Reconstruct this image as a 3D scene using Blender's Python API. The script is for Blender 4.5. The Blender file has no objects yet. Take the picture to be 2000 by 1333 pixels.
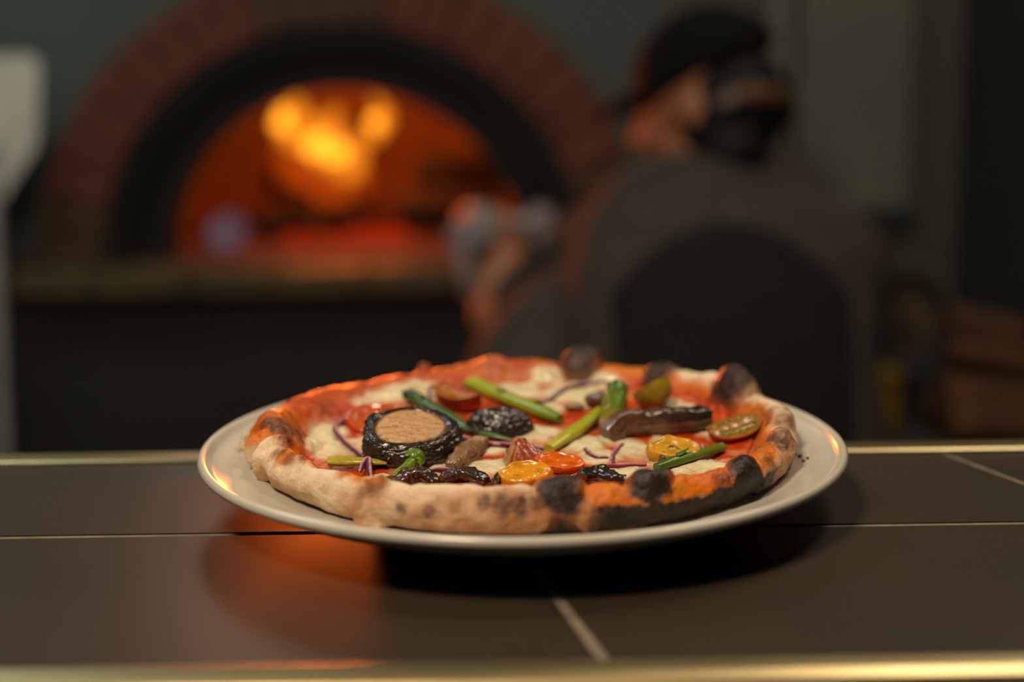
import bpy, bmesh, math, random
import numpy as np
from mathutils import Vector, Matrix, Euler

# ------------------------------------------------------------------ camera, light, exposure
S = bpy.context.scene
COL = S.collection
ZC = 1.10                                   # height of the tiled pass counter
FPX, PITCH, ROLL = 2778.0, 0.184, 0.0125
CAMP = np.array([0.0, -0.70, ZC + 0.21])
_R = np.array([1.0, 0, 0]); _F = np.array([0, math.cos(PITCH), -math.sin(PITCH)]); _U = np.array([0, math.sin(PITCH), math.cos(PITCH)])
AX = math.cos(ROLL) * _R - math.sin(ROLL) * _U
AY = math.sin(ROLL) * _R + math.cos(ROLL) * _U

cam = bpy.data.cameras.new('camera')
cam.sensor_width = 36.0
cam.lens = FPX * 36.0 / 2000.0
cam.clip_start = 0.02
cam.dof.use_dof = True
cam.dof.focus_distance = 0.668
cam.dof.aperture_fstop = 2.6
co = bpy.data.objects.new('camera', cam); COL.objects.link(co)
M3 = np.stack([AX, AY, -_F], axis=1)
co.matrix_world = Matrix([list(M3[i]) + [CAMP[i]] for i in range(3)] + [[0, 0, 0, 1]])
S.camera = co

S.view_settings.view_transform = 'Standard'
S.view_settings.look = 'None'
S.view_settings.gamma = 1.0
S.view_settings.use_curve_mapping = False
S.view_settings.exposure = 0.0
S.cycles.use_denoising = True
S.cycles.max_bounces = 6
S.cycles.diffuse_bounces = 3
S.cycles.glossy_bounces = 3
S.cycles.caustics_reflective = False
S.cycles.caustics_refractive = False
S.cycles.sample_clamp_indirect = 3.0

W = bpy.data.worlds.new('world'); S.world = W; W.use_nodes = True
W.node_tree.nodes['Background'].inputs[0].default_value = (0.75, 0.9, 1.0, 1)
W.node_tree.nodes['Background'].inputs[1].default_value = 0.05

def light(name, kind, loc, power, color, size=0.1, target=None, size_y=None, spot=None):
    l = bpy.data.lights.new(name, kind); l.energy = power; l.color = color
    if kind == 'AREA':
        l.size = size
        if size_y: l.shape = 'RECTANGLE'; l.size_y = size_y
    else:
        l.shadow_soft_size = size
    if spot: l.spot_size = spot; l.spot_blend = 0.6
    o = bpy.data.objects.new(name, l); COL.objects.link(o); o.location = loc
    if target is not None:
        d = Vector(target) - Vector(loc)
        o.rotation_euler = d.to_track_quat('-Z', 'Y').to_euler()
    return o

light('pass_lamp', 'AREA', (-0.35, -0.62, ZC + 1.05), 14.0, (1.0, 0.79, 0.55), 0.24, (0.0, 0.0, ZC))
light('pass_lamp', 'AREA', (0.45, 0.10, ZC + 0.95), 2.6, (1.0, 0.78, 0.55), 0.16, (0.05, 0.0, ZC))
light('kitchen_lamp', 'AREA', (-1.0, 0.9, 2.55), 7.0, (0.85, 1.0, 0.97), 0.5, (-1.0, 1.3, 0.0))
light('kitchen_lamp', 'AREA', (0.9, 0.8, 2.55), 7.0, (1.0, 0.92, 0.78), 0.5, (0.8, 1.3, 0.0))
light('oven_glow', 'POINT', (-0.34, 2.34, ZC + 0.09), 4.6, (1.0, 0.20, 0.02), 0.06)
light('oven_glow', 'AREA', (-0.32, 1.93, ZC + 0.07), 5.5, (1.0, 0.15, 0.02), 0.20, (-0.2, 0.0, ZC + 0.04)).data.spread = math.radians(105)

# ------------------------------------------------------------------ pixel helpers (2000 x 1333 frame) -> real points
def ray(px, py):
    x = (px - 1000) / FPX; y = (666.5 - py) / FPX
    return _F + x * AX + y * AY
def P(px, py, z):                            # point at world height z
    d = ray(px, py); t = (z - CAMP[2]) / d[2]; return CAMP + t * d
def at(px, py, Y):                           # point at world depth Y
    d = ray(px, py); t = (Y - CAMP[1]) / d[1]; return CAMP + t * d
def proj(v):
    d = np.asarray(v) - CAMP
    dep = d @ _F
    return 1000 + FPX * (d @ AX) / dep, 666.5 - FPX * (d @ AY) / dep, dep

# lamps hung above the picture whose images lie in the glazed tiles
def over_tile(px, py, Y):
    q = P(px, py, ZC); d = (q - CAMP) / np.linalg.norm(q - CAMP); d[2] = -d[2]
    return tuple(q + d * (Y - q[1]) / d[1])
light('heat_lamp', 'AREA', over_tile(660, 1085, 0.95), 0.04, (1.0, 0.17, 0.03), 0.17, (-0.1, -0.1, ZC))
light('hood_lamp', 'AREA', over_tile(545, 1215, 1.25), 0.34, (1.0, 0.86, 0.66), 0.26, (-0.1, -0.1, ZC))

# ------------------------------------------------------------------ numpy noise
_rng = np.random.RandomState(7)
_perm = np.tile(_rng.permutation(256), 3)
_grad = _rng.normal(size=(256, 3)); _grad /= np.linalg.norm(_grad, axis=1)[:, None]
def noise(p, scale=1.0, octaves=1, seed=0.0):
    p = np.asarray(p, float) * scale + seed * 17.31
    out = np.zeros(len(p)); amp = 1.0; tot = 0.0
    for _ in range(octaves):
        i = np.floor(p).astype(int); f = p - i
        u = f * f * f * (f * (f * 6 - 15) + 10)
        r = np.zeros(len(p))
        for dx in (0, 1):
            for dy in (0, 1):
                for dz in (0, 1):
                    h = _perm[_perm[_perm[(i[:, 0] + dx) & 255] + ((i[:, 1] + dy) & 255)] + ((i[:, 2] + dz) & 255)]
                    g = _grad[h]
                    dot = g[:, 0] * (f[:, 0] - dx) + g[:, 1] * (f[:, 1] - dy) + g[:, 2] * (f[:, 2] - dz)
                    w = (u[:, 0] if dx else 1 - u[:, 0]) * (u[:, 1] if dy else 1 - u[:, 1]) * (u[:, 2] if dz else 1 - u[:, 2])
                    r += w * dot
        out += amp * r * 1.6; tot += amp
        p = p * 2.03 + 5.7; amp *= 0.5
    return out / tot
def sst(a, b, x):
    t = np.clip((x - a) / (b - a), 0, 1); return t * t * (3 - 2 * t)
def mix(a, b, t):
    t = np.asarray(t)[:, None]; return np.asarray(a) * (1 - t) + np.asarray(b) * t
def catmull(pts, n):
    pts = np.asarray(pts, float)
    q = np.vstack([2 * pts[0] - pts[1], pts, 2 * pts[-1] - pts[-2]])
    k = len(pts) - 1
    t = np.linspace(0, k - 1e-9, n); i = t.astype(int); f = (t - i)[:, None]
    p0, p1, p2, p3 = q[i], q[i + 1], q[i + 2], q[i + 3]
    return 0.5 * (2 * p1 + (p2 - p0) * f + (2 * p0 - 5 * p1 + 4 * p2 - p3) * f ** 2 + (3 * p1 - p0 - 3 * p2 + p3) * f ** 3)

# ------------------------------------------------------------------ object helpers
def tag(o, label=None, cat=None, group=None, kind=None):
    if label: o['label'] = label
    if cat: o['category'] = cat
    if group: o['group'] = group
    if kind: o['kind'] = kind
    return o
def thing(name, label, cat, loc=(0, 0, 0), group=None):
    o = bpy.data.objects.new(name, None); COL.objects.link(o); o.location = loc
    o.empty_display_size = 0.02
    return tag(o, label, cat, group)
def link(name, me, mat, parent=None):
    o = bpy.data.objects.new(name, me); COL.objects.link(o)
    if mat is not None and not me.materials: me.materials.append(mat)
    if parent is not None:
        o.parent = parent
        o.location = Vector((0, 0, 0)) - parent_world(parent)
    return o
def parent_world(p):
    v = Vector((0, 0, 0))
    while p is not None:
        v += p.location; p = p.parent
    return v
def mesh(name, V, Fc, mat, parent=None, smooth=True, col=None, aux=None, nrm=None):
    """one mesh object from world coordinates; a parented one keeps its place"""
    me = bpy.data.meshes.new(name)
    V = np.asarray(V, float)
    me.from_pydata(V.tolist(), [], Fc if isinstance(Fc, list) else Fc.tolist())
    if smooth: me.polygons.foreach_set('use_smooth', [True] * len(me.polygons))
    if col is not None:
        a = me.color_attributes.new('Col', 'FLOAT_COLOR', 'POINT')
        c = np.ones((len(V), 4)); c[:, :3] = col; a.data.foreach_set('color', c.ravel())
    if aux is not None:
        a = me.color_attributes.new('Aux', 'FLOAT_COLOR', 'POINT')
        c = np.ones((len(V), 4)); c[:, :3] = aux; a.data.foreach_set('color', c.ravel())
    if nrm is not None:
        me.normals_split_custom_set_from_vertices(nrm.tolist())
    me.update()
    return link(name, me, mat, parent)
def bm_obj(name, bm, mat, parent=None, smooth=False):
    me = bpy.data.meshes.new(name); bm.to_mesh(me); bm.free()
    if smooth: me.polygons.foreach_set('use_smooth', [True] * len(me.polygons))
    return link(name, me, mat, parent)
def box_bm(lo, hi, bev=0.0, seg=2, rot=None):
    bm = bmesh.new()
    r = bmesh.ops.create_cube(bm, size=1.0)
    lo = Vector(lo); hi = Vector(hi); c = (lo + hi) / 2; d = hi - lo
    for v in bm.verts: v.co = Vector((v.co.x * d.x, v.co.y * d.y, v.co.z * d.z))
    if bev: bmesh.ops.bevel(bm, geom=bm.edges[:] , offset=bev, segments=seg, affect='EDGES', profile=0.6)
    for v in bm.verts:
        if rot is not None: v.co = rot @ v.co
        v.co += c
    return bm
def box(name, lo, hi, mat, parent=None, bev=0.0, seg=2, rot=None):
    return bm_obj(name, box_bm(lo, hi, bev, seg, rot), mat, parent)

def tube_arrays(path, rx, rz, M=16, up=(0, 0, 1), caps=True, twist=0.0):
    """tube along a path; rx across, rz along the up side; returns verts, faces, (s, angle) per vertex"""
    path = np.asarray(path, float); N = len(path)
    rx = np.broadcast_to(np.asarray(rx, float), (N,)); rz = np.broadcast_to(np.asarray(rz, float), (N,))
    T = np.gradient(path, axis=0); T /= np.linalg.norm(T, axis=1)[:, None] + 1e-12
    up = np.asarray(up, float)
    X = np.cross(T, up); ln = np.linalg.norm(X, axis=1)[:, None]; X = np.where(ln > 1e-4, X / (ln + 1e-12), np.array([1.0, 0, 0]))
    Z = np.cross(X, T)
    a = np.linspace(0, 2 * np.pi, M, endpoint=False)
    tw = np.linspace(0, twist, N)
    A = a[None, :] + 0 * tw[:, None]
    cx = np.cos(A) * rx[:, None]; cz = np.sin(A) * rz[:, None]
    ct, st = np.cos(tw)[:, None], np.sin(tw)[:, None]
    cx, cz = cx * ct - cz * st, cx * st + cz * ct
    V = path[:, None, :] + cx[:, :, None] * X[:, None, :] + cz[:, :, None] * Z[:, None, :]
    V = V.reshape(-1, 3)
    F_ = []
    for i in range(N - 1):
        for j in range(M):
            k = (j + 1) % M
            F_.append((i * M + j, i * M + k, (i + 1) * M + k, (i + 1) * M + j))
    s = np.repeat(np.linspace(0, 1, N), M); ang = np.tile(a, N)
    if caps:
        F_.append(tuple(range(M - 1, -1, -1)))
        F_.append(tuple(range((N - 1) * M, N * M)))
    return V, F_, s, ang
def lathe_arrays(prof, M=64, center=(0, 0, 0)):
    prof = np.asarray(prof, float); N = len(prof)
    a = np.linspace(0, 2 * np.pi, M, endpoint=False)
    V = np.stack([prof[:, None, 0] * np.cos(a), prof[:, None, 0] * np.sin(a), np.repeat(prof[:, 1:2], M, 1)], -1).reshape(-1, 3) + np.asarray(center)
    idx = np.arange(N * M).reshape(N, M)
    nx = np.roll(idx, -1, 1)
    Fc = np.stack([idx[:-1], nx[:-1], nx[1:], idx[1:]], -1).reshape(-1, 4)
    return V, Fc, np.repeat(np.linspace(0, 1, N), M), np.tile(a, N)
def vnormals(V, Fc):
    a, b, c, d = V[Fc[:, 0]], V[Fc[:, 1]], V[Fc[:, 2]], V[Fc[:, 3]]
    n = np.cross(c - a, d - b)
    out = np.zeros_like(V)
    for k in range(4): np.add.at(out, Fc[:, k], n)
    return out / (np.linalg.norm(out, axis=1)[:, None] + 1e-15)
def sub(name, V, Fc, sel, mat, parent, col, aux, nrm):
    f = Fc[sel]
    if len(f) == 0: return None
    u, inv = np.unique(f, return_inverse=True)
    return mesh(name, V[u], inv.reshape(f.shape), mat, parent, True, col[u], aux[u], nrm[u])

# ------------------------------------------------------------------ materials
def mat(name, color, rough=0.6, metal=0.0, var=0.0, vscale=20.0, bump=0.0, bscale=60.0, bdist=0.01, attr=False, spec=0.5, emit=None, estr=0.0, stretch=None, coat=0.0, sss=0.0):
    m = bpy.data.materials.new(name); m.use_nodes = True
    nt = m.node_tree; b = nt.nodes['Principled BSDF']; L = nt.links.new
    b.inputs['Roughness'].default_value = rough; b.inputs['Metallic'].default_value = metal
    b.inputs['Specular IOR Level'].default_value = spec
    b.inputs['Coat Weight'].default_value = coat
    b.inputs['Coat Roughness'].default_value = 0.12
    if sss:
        b.inputs['Subsurface Weight'].default_value = sss
        b.inputs['Subsurface Radius'].default_value = (0.004, 0.002, 0.001)
        b.inputs['Subsurface Scale'].default_value = 1.0
    tc = nt.nodes.new('ShaderNodeTexCoord'); src = tc.outputs['Object']
    if stretch:
        mp = nt.nodes.new('ShaderNodeMapping'); mp.inputs['Scale'].default_value = stretch
        L(src, mp.inputs[0]); src = mp.outputs[0]
    if attr:
        at_ = nt.nodes.new('ShaderNodeAttribute'); at_.attribute_name = 'Col'; base = at_.outputs['Color']
    else:
        rgb = nt.nodes.new('ShaderNodeRGB'); rgb.outputs[0].default_value = (*color, 1); base = rgb.outputs[0]
    if var:
        n = nt.nodes.new('ShaderNodeTexNoise'); n.inputs['Scale'].default_value = vscale; n.inputs['Detail'].default_value = 4
        L(src, n.inputs['Vector'])
        mr = nt.nodes.new('ShaderNodeMapRange'); mr.inputs['From Min'].default_value = 0.25; mr.inputs['From Max'].default_value = 0.75
        mr.inputs['To Min'].default_value = 1 - var; mr.inputs['To Max'].default_value = 1 + var
        L(n.outputs['Fac'], mr.inputs['Value'])
        mx = nt.nodes.new('ShaderNodeMix'); mx.data_type = 'RGBA'; mx.blend_type = 'MULTIPLY'; mx.inputs['Factor'].default_value = 1.0
        L(base, mx.inputs['A']); L(mr.outputs[0], mx.inputs['B']); base = mx.outputs['Result']
    L(base, b.inputs['Base Color'])
    if bump:
        n2 = nt.nodes.new('ShaderNodeTexNoise'); n2.inputs['Scale'].default_value = bscale; n2.inputs['Detail'].default_value = 5
        L(src, n2.inputs['Vector'])
        bp = nt.nodes.new('ShaderNodeBump'); bp.inputs['Strength'].default_value = bump; bp.inputs['Distance'].default_value = bdist
        L(n2.outputs['Fac'], bp.inputs['Height']); L(bp.outputs[0], b.inputs['Normal'])
    if emit:
        b.inputs['Emission Color'].default_value = (*emit, 1); b.inputs['Emission Strength'].default_value = estr
    return m

def dough_mat():
    m = mat('baked_dough', (1, 1, 1), attr=True, var=0.10, vscale=700, spec=0.32)
    nt = m.node_tree; b = nt.nodes['Principled BSDF']; L = nt.links.new
    base = b.inputs['Base Color'].links[0].from_socket
    ax = nt.nodes.new('ShaderNodeAttribute'); ax.attribute_name = 'Aux'
    sp = nt.nodes.new('ShaderNodeSeparateColor'); L(ax.outputs['Color'], sp.inputs[0])
    L(sp.outputs[0], b.inputs['Roughness'])
    tc = nt.nodes.new('ShaderNodeTexCoord')
    n = nt.nodes.new('ShaderNodeTexNoise'); n.inputs['Scale'].default_value = 420; n.inputs['Detail'].default_value = 5; n.inputs['Roughness'].default_value = 0.62
    L(tc.outputs['Object'], n.inputs['Vector'])
    ad = nt.nodes.new('ShaderNodeMath'); ad.operation = 'ADD'; L(sp.outputs[1], ad.inputs[0]); L(n.outputs['Fac'], ad.inputs[1])
    mr = nt.nodes.new('ShaderNodeMapRange'); mr.interpolation_type = 'SMOOTHSTEP'
    mr.inputs['From Min'].default_value = 0.92; mr.inputs['From Max'].default_value = 1.18
    L(ad.outputs[0], mr.inputs['Value'])
    mx = nt.nodes.new('ShaderNodeMix'); mx.data_type = 'RGBA'; L(mr.outputs[0], mx.inputs['Factor'])
    L(base, mx.inputs['A']); mx.inputs['B'].default_value = (0.020, 0.012, 0.009, 1)
    L(mx.outputs['Result'], b.inputs['Base Color'])
    n2 = nt.nodes.new('ShaderNodeTexNoise'); n2.inputs['Scale'].default_value = 650; n2.inputs['Detail'].default_value = 5
    L(tc.outputs['Object'], n2.inputs['Vector'])
    bp = nt.nodes.new('ShaderNodeBump'); bp.inputs['Distance'].default_value = 0.0011
    mb = nt.nodes.new('ShaderNodeMath'); mb.operation = 'MULTIPLY'; mb.inputs[1].default_value = 0.7
    L(sp.outputs[2], mb.inputs[0]); L(mb.outputs[0], bp.inputs['Strength'])
    L(n2.outputs['Fac'], bp.inputs['Height']); L(bp.outputs[0], b.inputs['Normal'])
    return m

M = {}
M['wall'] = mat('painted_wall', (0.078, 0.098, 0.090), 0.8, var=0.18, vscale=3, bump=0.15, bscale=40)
M['wall_warmlit'] = mat('warm_lit_wall', (0.090, 0.086, 0.064), 0.8, var=0.18, vscale=3)  # warm light right of the arch, put into the wall colour as olive
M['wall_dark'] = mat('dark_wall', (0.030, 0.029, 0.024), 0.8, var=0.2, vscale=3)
M['floor'] = mat('dark_floor_tile', (0.03, 0.028, 0.025), 0.5, var=0.25, vscale=6)
M['ceiling'] = mat('dark_ceiling', (0.05, 0.05, 0.05), 0.9)
M['tile'] = mat('brown_glazed_tile', (0.034, 0.0245, 0.0165), 0.36, var=0.10, vscale=14, bump=0.05, bscale=220, bdist=0.0006, spec=0.5)
M['grout'] = mat('grout', (0.16, 0.13, 0.095), 0.9, var=0.35, vscale=130)
M['trim'] = mat('brass_trim', (0.52, 0.42, 0.22), 0.36, 1.0, var=0.25, vscale=30, bump=0.08, bscale=90, bdist=0.002, stretch=(0.3, 1, 1))
M['nosing'] = mat('dark_steel', (0.16, 0.14, 0.12), 0.32, 1.0, var=0.2, vscale=30, stretch=(0.3, 1, 1))
M['counter_body'] = mat('counter_panel', (0.02, 0.019, 0.017), 0.7, var=0.2)
M['brick'] = mat('red_brick', (0.140, 0.038, 0.022), 0.85, var=0.35, vscale=18, bump=0.4, bscale=70)
M['brick_brown'] = mat('brown_brick', (0.080, 0.040, 0.018), 0.85, var=0.35, vscale=18, bump=0.4, bscale=70)
M['mortar'] = mat('mortar', (0.050, 0.036, 0.024), 0.95, var=0.2, vscale=25)
M['edging'] = mat('arch_edging', (0.10, 0.095, 0.065), 0.9, var=0.2)
M['soot'] = mat('sooty_iron', (0.008, 0.0075, 0.007), 0.75, var=0.3, spec=0.3, vscale=14)
M['ledge'] = mat('ledge_stone', (0.090, 0.062, 0.022), 0.7, var=0.35, vscale=12)
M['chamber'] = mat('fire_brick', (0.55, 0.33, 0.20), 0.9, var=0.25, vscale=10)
M['oven_front'] = mat('oven_front_panel', (0.021, 0.019, 0.014), 0.75, var=0.25, vscale=6)
M['hearth'] = mat('hearth_tile', (0.12, 0.040, 0.026), 0.9, var=0.3, vscale=12)
M['flame'] = mat('flame', (0, 0, 0), 1.0, emit=(1.0, 0.27, 0.012), estr=0.95)
M['flame_hot'] = mat('flame_core', (0, 0, 0), 1.0, emit=(1.0, 0.34, 0.018), estr=2.6)
M['flame_low'] = mat('low_flame', (0, 0, 0), 1.0, emit=(1.0, 0.11, 0.004), estr=0.42)
M['ember'] = mat('glowing_ember', (0.02, 0.01, 0.01), 0.9, emit=(1.0, 0.035, 0.004), estr=0.42)
M['log'] = mat('charred_log', (0.035, 0.022, 0.016), 0.9, var=0.4, vscale=25, bump=0.6, bscale=60)
M['lilac'] = mat('pale_enamel', (0.42, 0.33, 0.52), 0.35)
M['porcelain'] = mat('white_porcelain', (0.55, 0.52, 0.44), 0.22, var=0.03, vscale=30, spec=0.5, coat=0.3)
M['dough'] = dough_mat()
M['topping'] = mat('topping', (1, 1, 1), 0.28, attr=True, var=0.16, vscale=420, bump=0.25, bscale=500, bdist=0.0008, spec=0.5, coat=0.08)
M['wet'] = mat('wet_flesh', (1, 1, 1), 0.20, attr=True, var=0.14, vscale=350, bump=0.25, bscale=420, bdist=0.0008, spec=0.5, coat=0.15)
M['mushroom_skin'] = mat('roasted_mushroom_skin', (1, 1, 1), 0.26, attr=True, var=0.3, vscale=380, bump=0.25, bscale=420, bdist=0.0010, spec=0.6, coat=0.25)
M['mushroom_flesh'] = mat('mushroom_flesh', (1, 1, 1), 0.42, attr=True, var=0.16, vscale=300, bump=0.3, bscale=420, bdist=0.0008)
M['steel_blade'] = mat('peel_blade', (0.62, 0.58, 0.49), 0.55, 0.0, var=0.22, vscale=9)
M['peel_handle'] = mat('peel_handle', (0.40, 0.42, 0.38), 0.5, 0.3, var=0.2)
M['skin'] = mat('skin', (0.38, 0.155, 0.075), 0.6, var=0.06, vscale=30)
M['jacket'] = mat('grey_jacket', (0.050, 0.041, 0.034), 0.95, var=0.18, vscale=25, bump=0.3, bscale=40, spec=0.08)
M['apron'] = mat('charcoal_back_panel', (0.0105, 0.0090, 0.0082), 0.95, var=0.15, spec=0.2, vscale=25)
M['cap'] = mat('black_cap', (0.0035, 0.0035, 0.003), 0.9, var=0.2, vscale=40, spec=0.15)
M['hair'] = mat('black_hair', (0.004, 0.003, 0.0025), 0.6, var=0.3, vscale=80, spec=0.2)
M['leather'] = mat('brown_strap', (0.13, 0.055, 0.025), 0.6, var=0.2)
M['buckle'] = mat('pale_clip', (0.10, 0.095, 0.09), 0.5)
M['towel'] = mat('white_towel', (0.27, 0.245, 0.25), 0.95, var=0.12, vscale=40, bump=0.4, bscale=90)
M['trousers'] = mat('black_trousers', (0.015, 0.015, 0.016), 0.9)
M['eye'] = mat('eye_white', (0.7, 0.68, 0.65), 0.2)
M['pole'] = mat('pale_pipe', (0.17, 0.16, 0.125), 0.6)
M['panel'] = mat('green_panel', (0.135, 0.148, 0.108), 0.65, var=0.22, vscale=3)
M['ochre'] = mat('ochre_bin', (0.34, 0.19, 0.012), 0.6, var=0.15)
M['wood'] = mat('split_firewood', (0.085, 0.034, 0.012), 0.85, var=0.4, vscale=14, bump=0.5, bscale=50, stretch=(1, 1, 0.25))
M['bench'] = mat('work_table', (0.04, 0.035, 0.03), 0.6, var=0.2)
M['iron'] = mat('dark_iron', (0.035, 0.04, 0.038), 0.5, 0.2, var=0.2)
M['pan_in'] = mat('browned_pan_inside', (0.085, 0.050, 0.026), 0.6, var=0.3)

# ------------------------------------------------------------------ the room
ZH = float(at(675, 510, 1.88)[2])                 # hearth height
OX = float(at(672, 505, 1.88)[0])                 # oven centre line
YW = 1.95
def struct(o): o['kind'] = 'structure'; return o
struct(box('floor', (-2.4, -2.2, -0.1), (2.0, 3.2, 0.0), M['floor']))
struct(box('ceiling', (-2.4, -2.2, 2.8), (2.0, 3.2, 2.9), M['ceiling']))
struct(box('wall_left', (-2.4, -2.2, 0), (-2.3, 3.2, 2.8), M['wall']))
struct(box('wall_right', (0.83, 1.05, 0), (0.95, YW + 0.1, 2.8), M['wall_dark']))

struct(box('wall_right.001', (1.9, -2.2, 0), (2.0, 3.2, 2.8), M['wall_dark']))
HA, HB = 0.432, 0.418                             # half axes of the hole in the wall (dark frame fills it)
def wall_with_arch(name, x0, x1, z1, y0, y1, material):
    n = 48; V = []; Fc = []
    inner = []; outer = []
    for i in range(n + 1):
        t = math.pi * i / n
        c, s = math.cos(t), math.sin(t)
        inner.append((OX + HA * c, ZH + HB * s))
        k = min([((x1 - OX) / c) if c > 1e-6 else 9e9, ((x0 - OX) / c) if c < -1e-6 else 9e9, ((z1 - ZH) / s) if s > 1e-6 else 9e9])
        outer.append((OX + k * c, ZH + k * s))
    for (x, z) in inner + outer: V.append((x, y0, z))
    m = n + 1
    for i in range(n): Fc.append((i, m + i, m + i + 1, i + 1))
    b = len(V)
    V += [(x0, y0, 0), (x1, y0, 0), (x1, y0, ZH), (x0, y0, ZH)]
    Fc.append((b, b + 1, b + 2, b + 3))
    off = len(V); V2 = [(x, y1, z) for (x, y, z) in V]
    F2 = [tuple(reversed([k + off for k in f])) for f in Fc]
    V += V2; Fc += F2
    for i in range(n): Fc.append((i, i + 1, off + i + 1, off + i))
    return mesh(name, V, Fc, material, None, False)
XS = 0.275
struct(wall_with_arch('wall_back', -2.3, XS, 2.8, YW, YW + 0.12, M['wall']))
struct(box('wall_back.001', (XS, YW, 0), (1.2, YW + 0.12, 2.8), M['wall_warmlit']))
xp = float(at(1520, 100, YW - 0.03)[0])
struct(box('trim_1', (xp - 0.019, YW - 0.05, 0), (xp + 0.019, YW - 0.001, 2.8), M['pole'], bev=0.006))
xa, xb = float(at(1553, 100, YW)[0]), float(at(1775, 100, YW)[0])
dz = float(at(1600, 405, YW)[2])
door = struct(box('door_1', (xa, YW - 0.035, dz), (xb, YW - 0.001, 2.6), M['panel'], bev=0.005))
box('door_rail', (xa - 0.012, YW - 0.045, dz - 0.03), (xb + 0.012, YW - 0.002, dz), M['iron'], door, bev=0.003)

# ------------------------------------------------------------------ pizza oven
oven = thing('pizza_oven', 'brick arched wood fired pizza oven set in the back wall, fire burning inside', 'oven', (OX, 1.88, 0))
def arch_piece(a0, b0, a1, b1, t0, t1, y0, y1, n=3, cx=OX, cz=ZH):
    V = []; Fc = []
    for y in (y0, y1):
        for i in range(n + 1):
            t = t0 + (t1 - t0) * i / n
            V.append((cx + a0 * math.cos(t), y, cz + b0 * math.sin(t)))
            V.append((cx + a1 * math.cos(t), y, cz + b1 * math.sin(t)))
    h = 2 * (n + 1)
    for i in range(n):
        k = 2 * i
        Fc += [(k, k + 2, k + 3, k + 1), (h + k, h + k + 1, h + k + 3, h + k + 2), (k, h + k, h + k + 2, k + 2), (k + 1, k + 3, h + k + 3, h + k + 1)]
    Fc += [(0, 1, h + 1, h), (2 * n, h + 2 * n, h + 2 * n + 1, 2 * n + 1)]
    return V, Fc
random.seed(4)
NB = 25
for i in range(NB):
    g = 0.008
    t0 = math.pi * i / NB + g; t1 = math.pi * (i + 1) / NB - g
    dy = random.uniform(-0.006, 0.004)
    V, Fc = arch_piece(0.438, 0.424, 0.548 + random.uniform(-.003, .003), 0.53, t0, t1, 1.872 + dy, YW - 0.002)
    mt = M['brick'] if (3 <= i <= 10 or 15 <= i <= 22) else M['brick_brown']
    mesh('brick', V, Fc, mt, oven, False)
V, Fc = arch_piece(0.436, 0.422, 0.546, 0.528, 0.0, math.pi, 1.884, YW - 0.002, 40); mesh('mortar_bed', V, Fc, M['mortar'], oven, False)
V, Fc = arch_piece(0.552, 0.534, 0.574, 0.556, 0.0, math.pi, 1.905, YW - 0.001, 48); mesh('arch_edging', V, Fc, M['edging'], oven, False)
# iron mouth frame, recessed, then the throat and the domed chamber
V, Fc = arch_piece(0.395, 0.380, HA, HB, 0, math.pi, 1.885, 1.93, 48); mesh('outer_frame', V, Fc, M['soot'], oven, False)
V, Fc = arch_piece(0.328, 0.308, 0.396, 0.381, 0, math.pi, 1.915, 1.955, 48); mesh('mouth_frame', V, Fc, M['soot'], oven, False)
for nm, y0, y1, mt in (('throat', 1.955, 2.06, M['soot']),):
    V, Fc = arch_piece(0.330, 0.310, 0.345, 0.325, 0, math.pi, y0, y1, 48); mesh(nm, V, Fc, mt, oven, False)
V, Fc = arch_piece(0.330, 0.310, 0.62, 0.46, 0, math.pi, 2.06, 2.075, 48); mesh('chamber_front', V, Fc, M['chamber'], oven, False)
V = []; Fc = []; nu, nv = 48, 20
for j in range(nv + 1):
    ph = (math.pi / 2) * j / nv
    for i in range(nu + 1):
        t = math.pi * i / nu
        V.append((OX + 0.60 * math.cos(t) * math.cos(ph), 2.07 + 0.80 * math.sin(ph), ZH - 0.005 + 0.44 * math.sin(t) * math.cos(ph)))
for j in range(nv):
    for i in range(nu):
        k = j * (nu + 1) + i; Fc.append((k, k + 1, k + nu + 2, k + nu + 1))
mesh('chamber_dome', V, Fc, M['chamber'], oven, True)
box('hearth', (OX - 0.66, 1.90, ZH - 0.05), (OX + 0.66, 2.95, ZH), M['hearth'], oven)
x = OX - 0.60
for i, w in enumerate([0.16, 0.17, 0.15, 0.17, 0.16, 0.17, 0.16, 0.17]):
    box('ledge_brick', (x + 0.003, 1.80 - random.uniform(0, .004), ZH - 0.048), (x + w - 0.003, 1.90, ZH + random.uniform(-.003, .002)), M['ledge'], oven, bev=0.006)
    x += w
box('front_panel', (OX - 0.66, 1.86, 0.0), (OX + 0.76, YW - 0.002, ZH - 0.05), M['oven_front'], oven, bev=0.004)

# fire: flames, logs, embers
fire = thing('fire', 'bright orange fire burning on logs inside the oven', 'fire', (OX, 2.4, ZH))
def flame(px, py, Y, h, r, mt, lean=0.0, seed=1):
    b = at(px, py, Y)
    t = np.linspace(0, 1, 14)
    path = np.stack([b[0] + lean * t + 0.010 * np.sin(t * 7 + seed), np.full(14, b[1]) + 0.006 * np.cos(t * 5 + seed), b[2] + h * (t - 0.35)], 1)
    rr = r * np.sin(np.pi * np.clip(t * 0.85 + 0.12, 0, 1)) ** 0.9 * (1 - 0.55 * t) + 0.001
    V, Fc, s, a = tube_arrays(path, rr, rr * 0.6, 10, up=(0, 1, 0))
    return mesh('flame', V, Fc, mt, fire)
flame(640, 290, 2.40, 0.13, 0.060, M['flame'], 0.01, 1)
flame(585, 250, 2.42, 0.12, 0.045, M['flame'], -0.02, 2)
flame(688, 318, 2.38, 0.09, 0.038, M['flame'], 0.0, 3)
flame(735, 245, 2.43, 0.10, 0.026, M['flame'], 0.01, 4)
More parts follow.
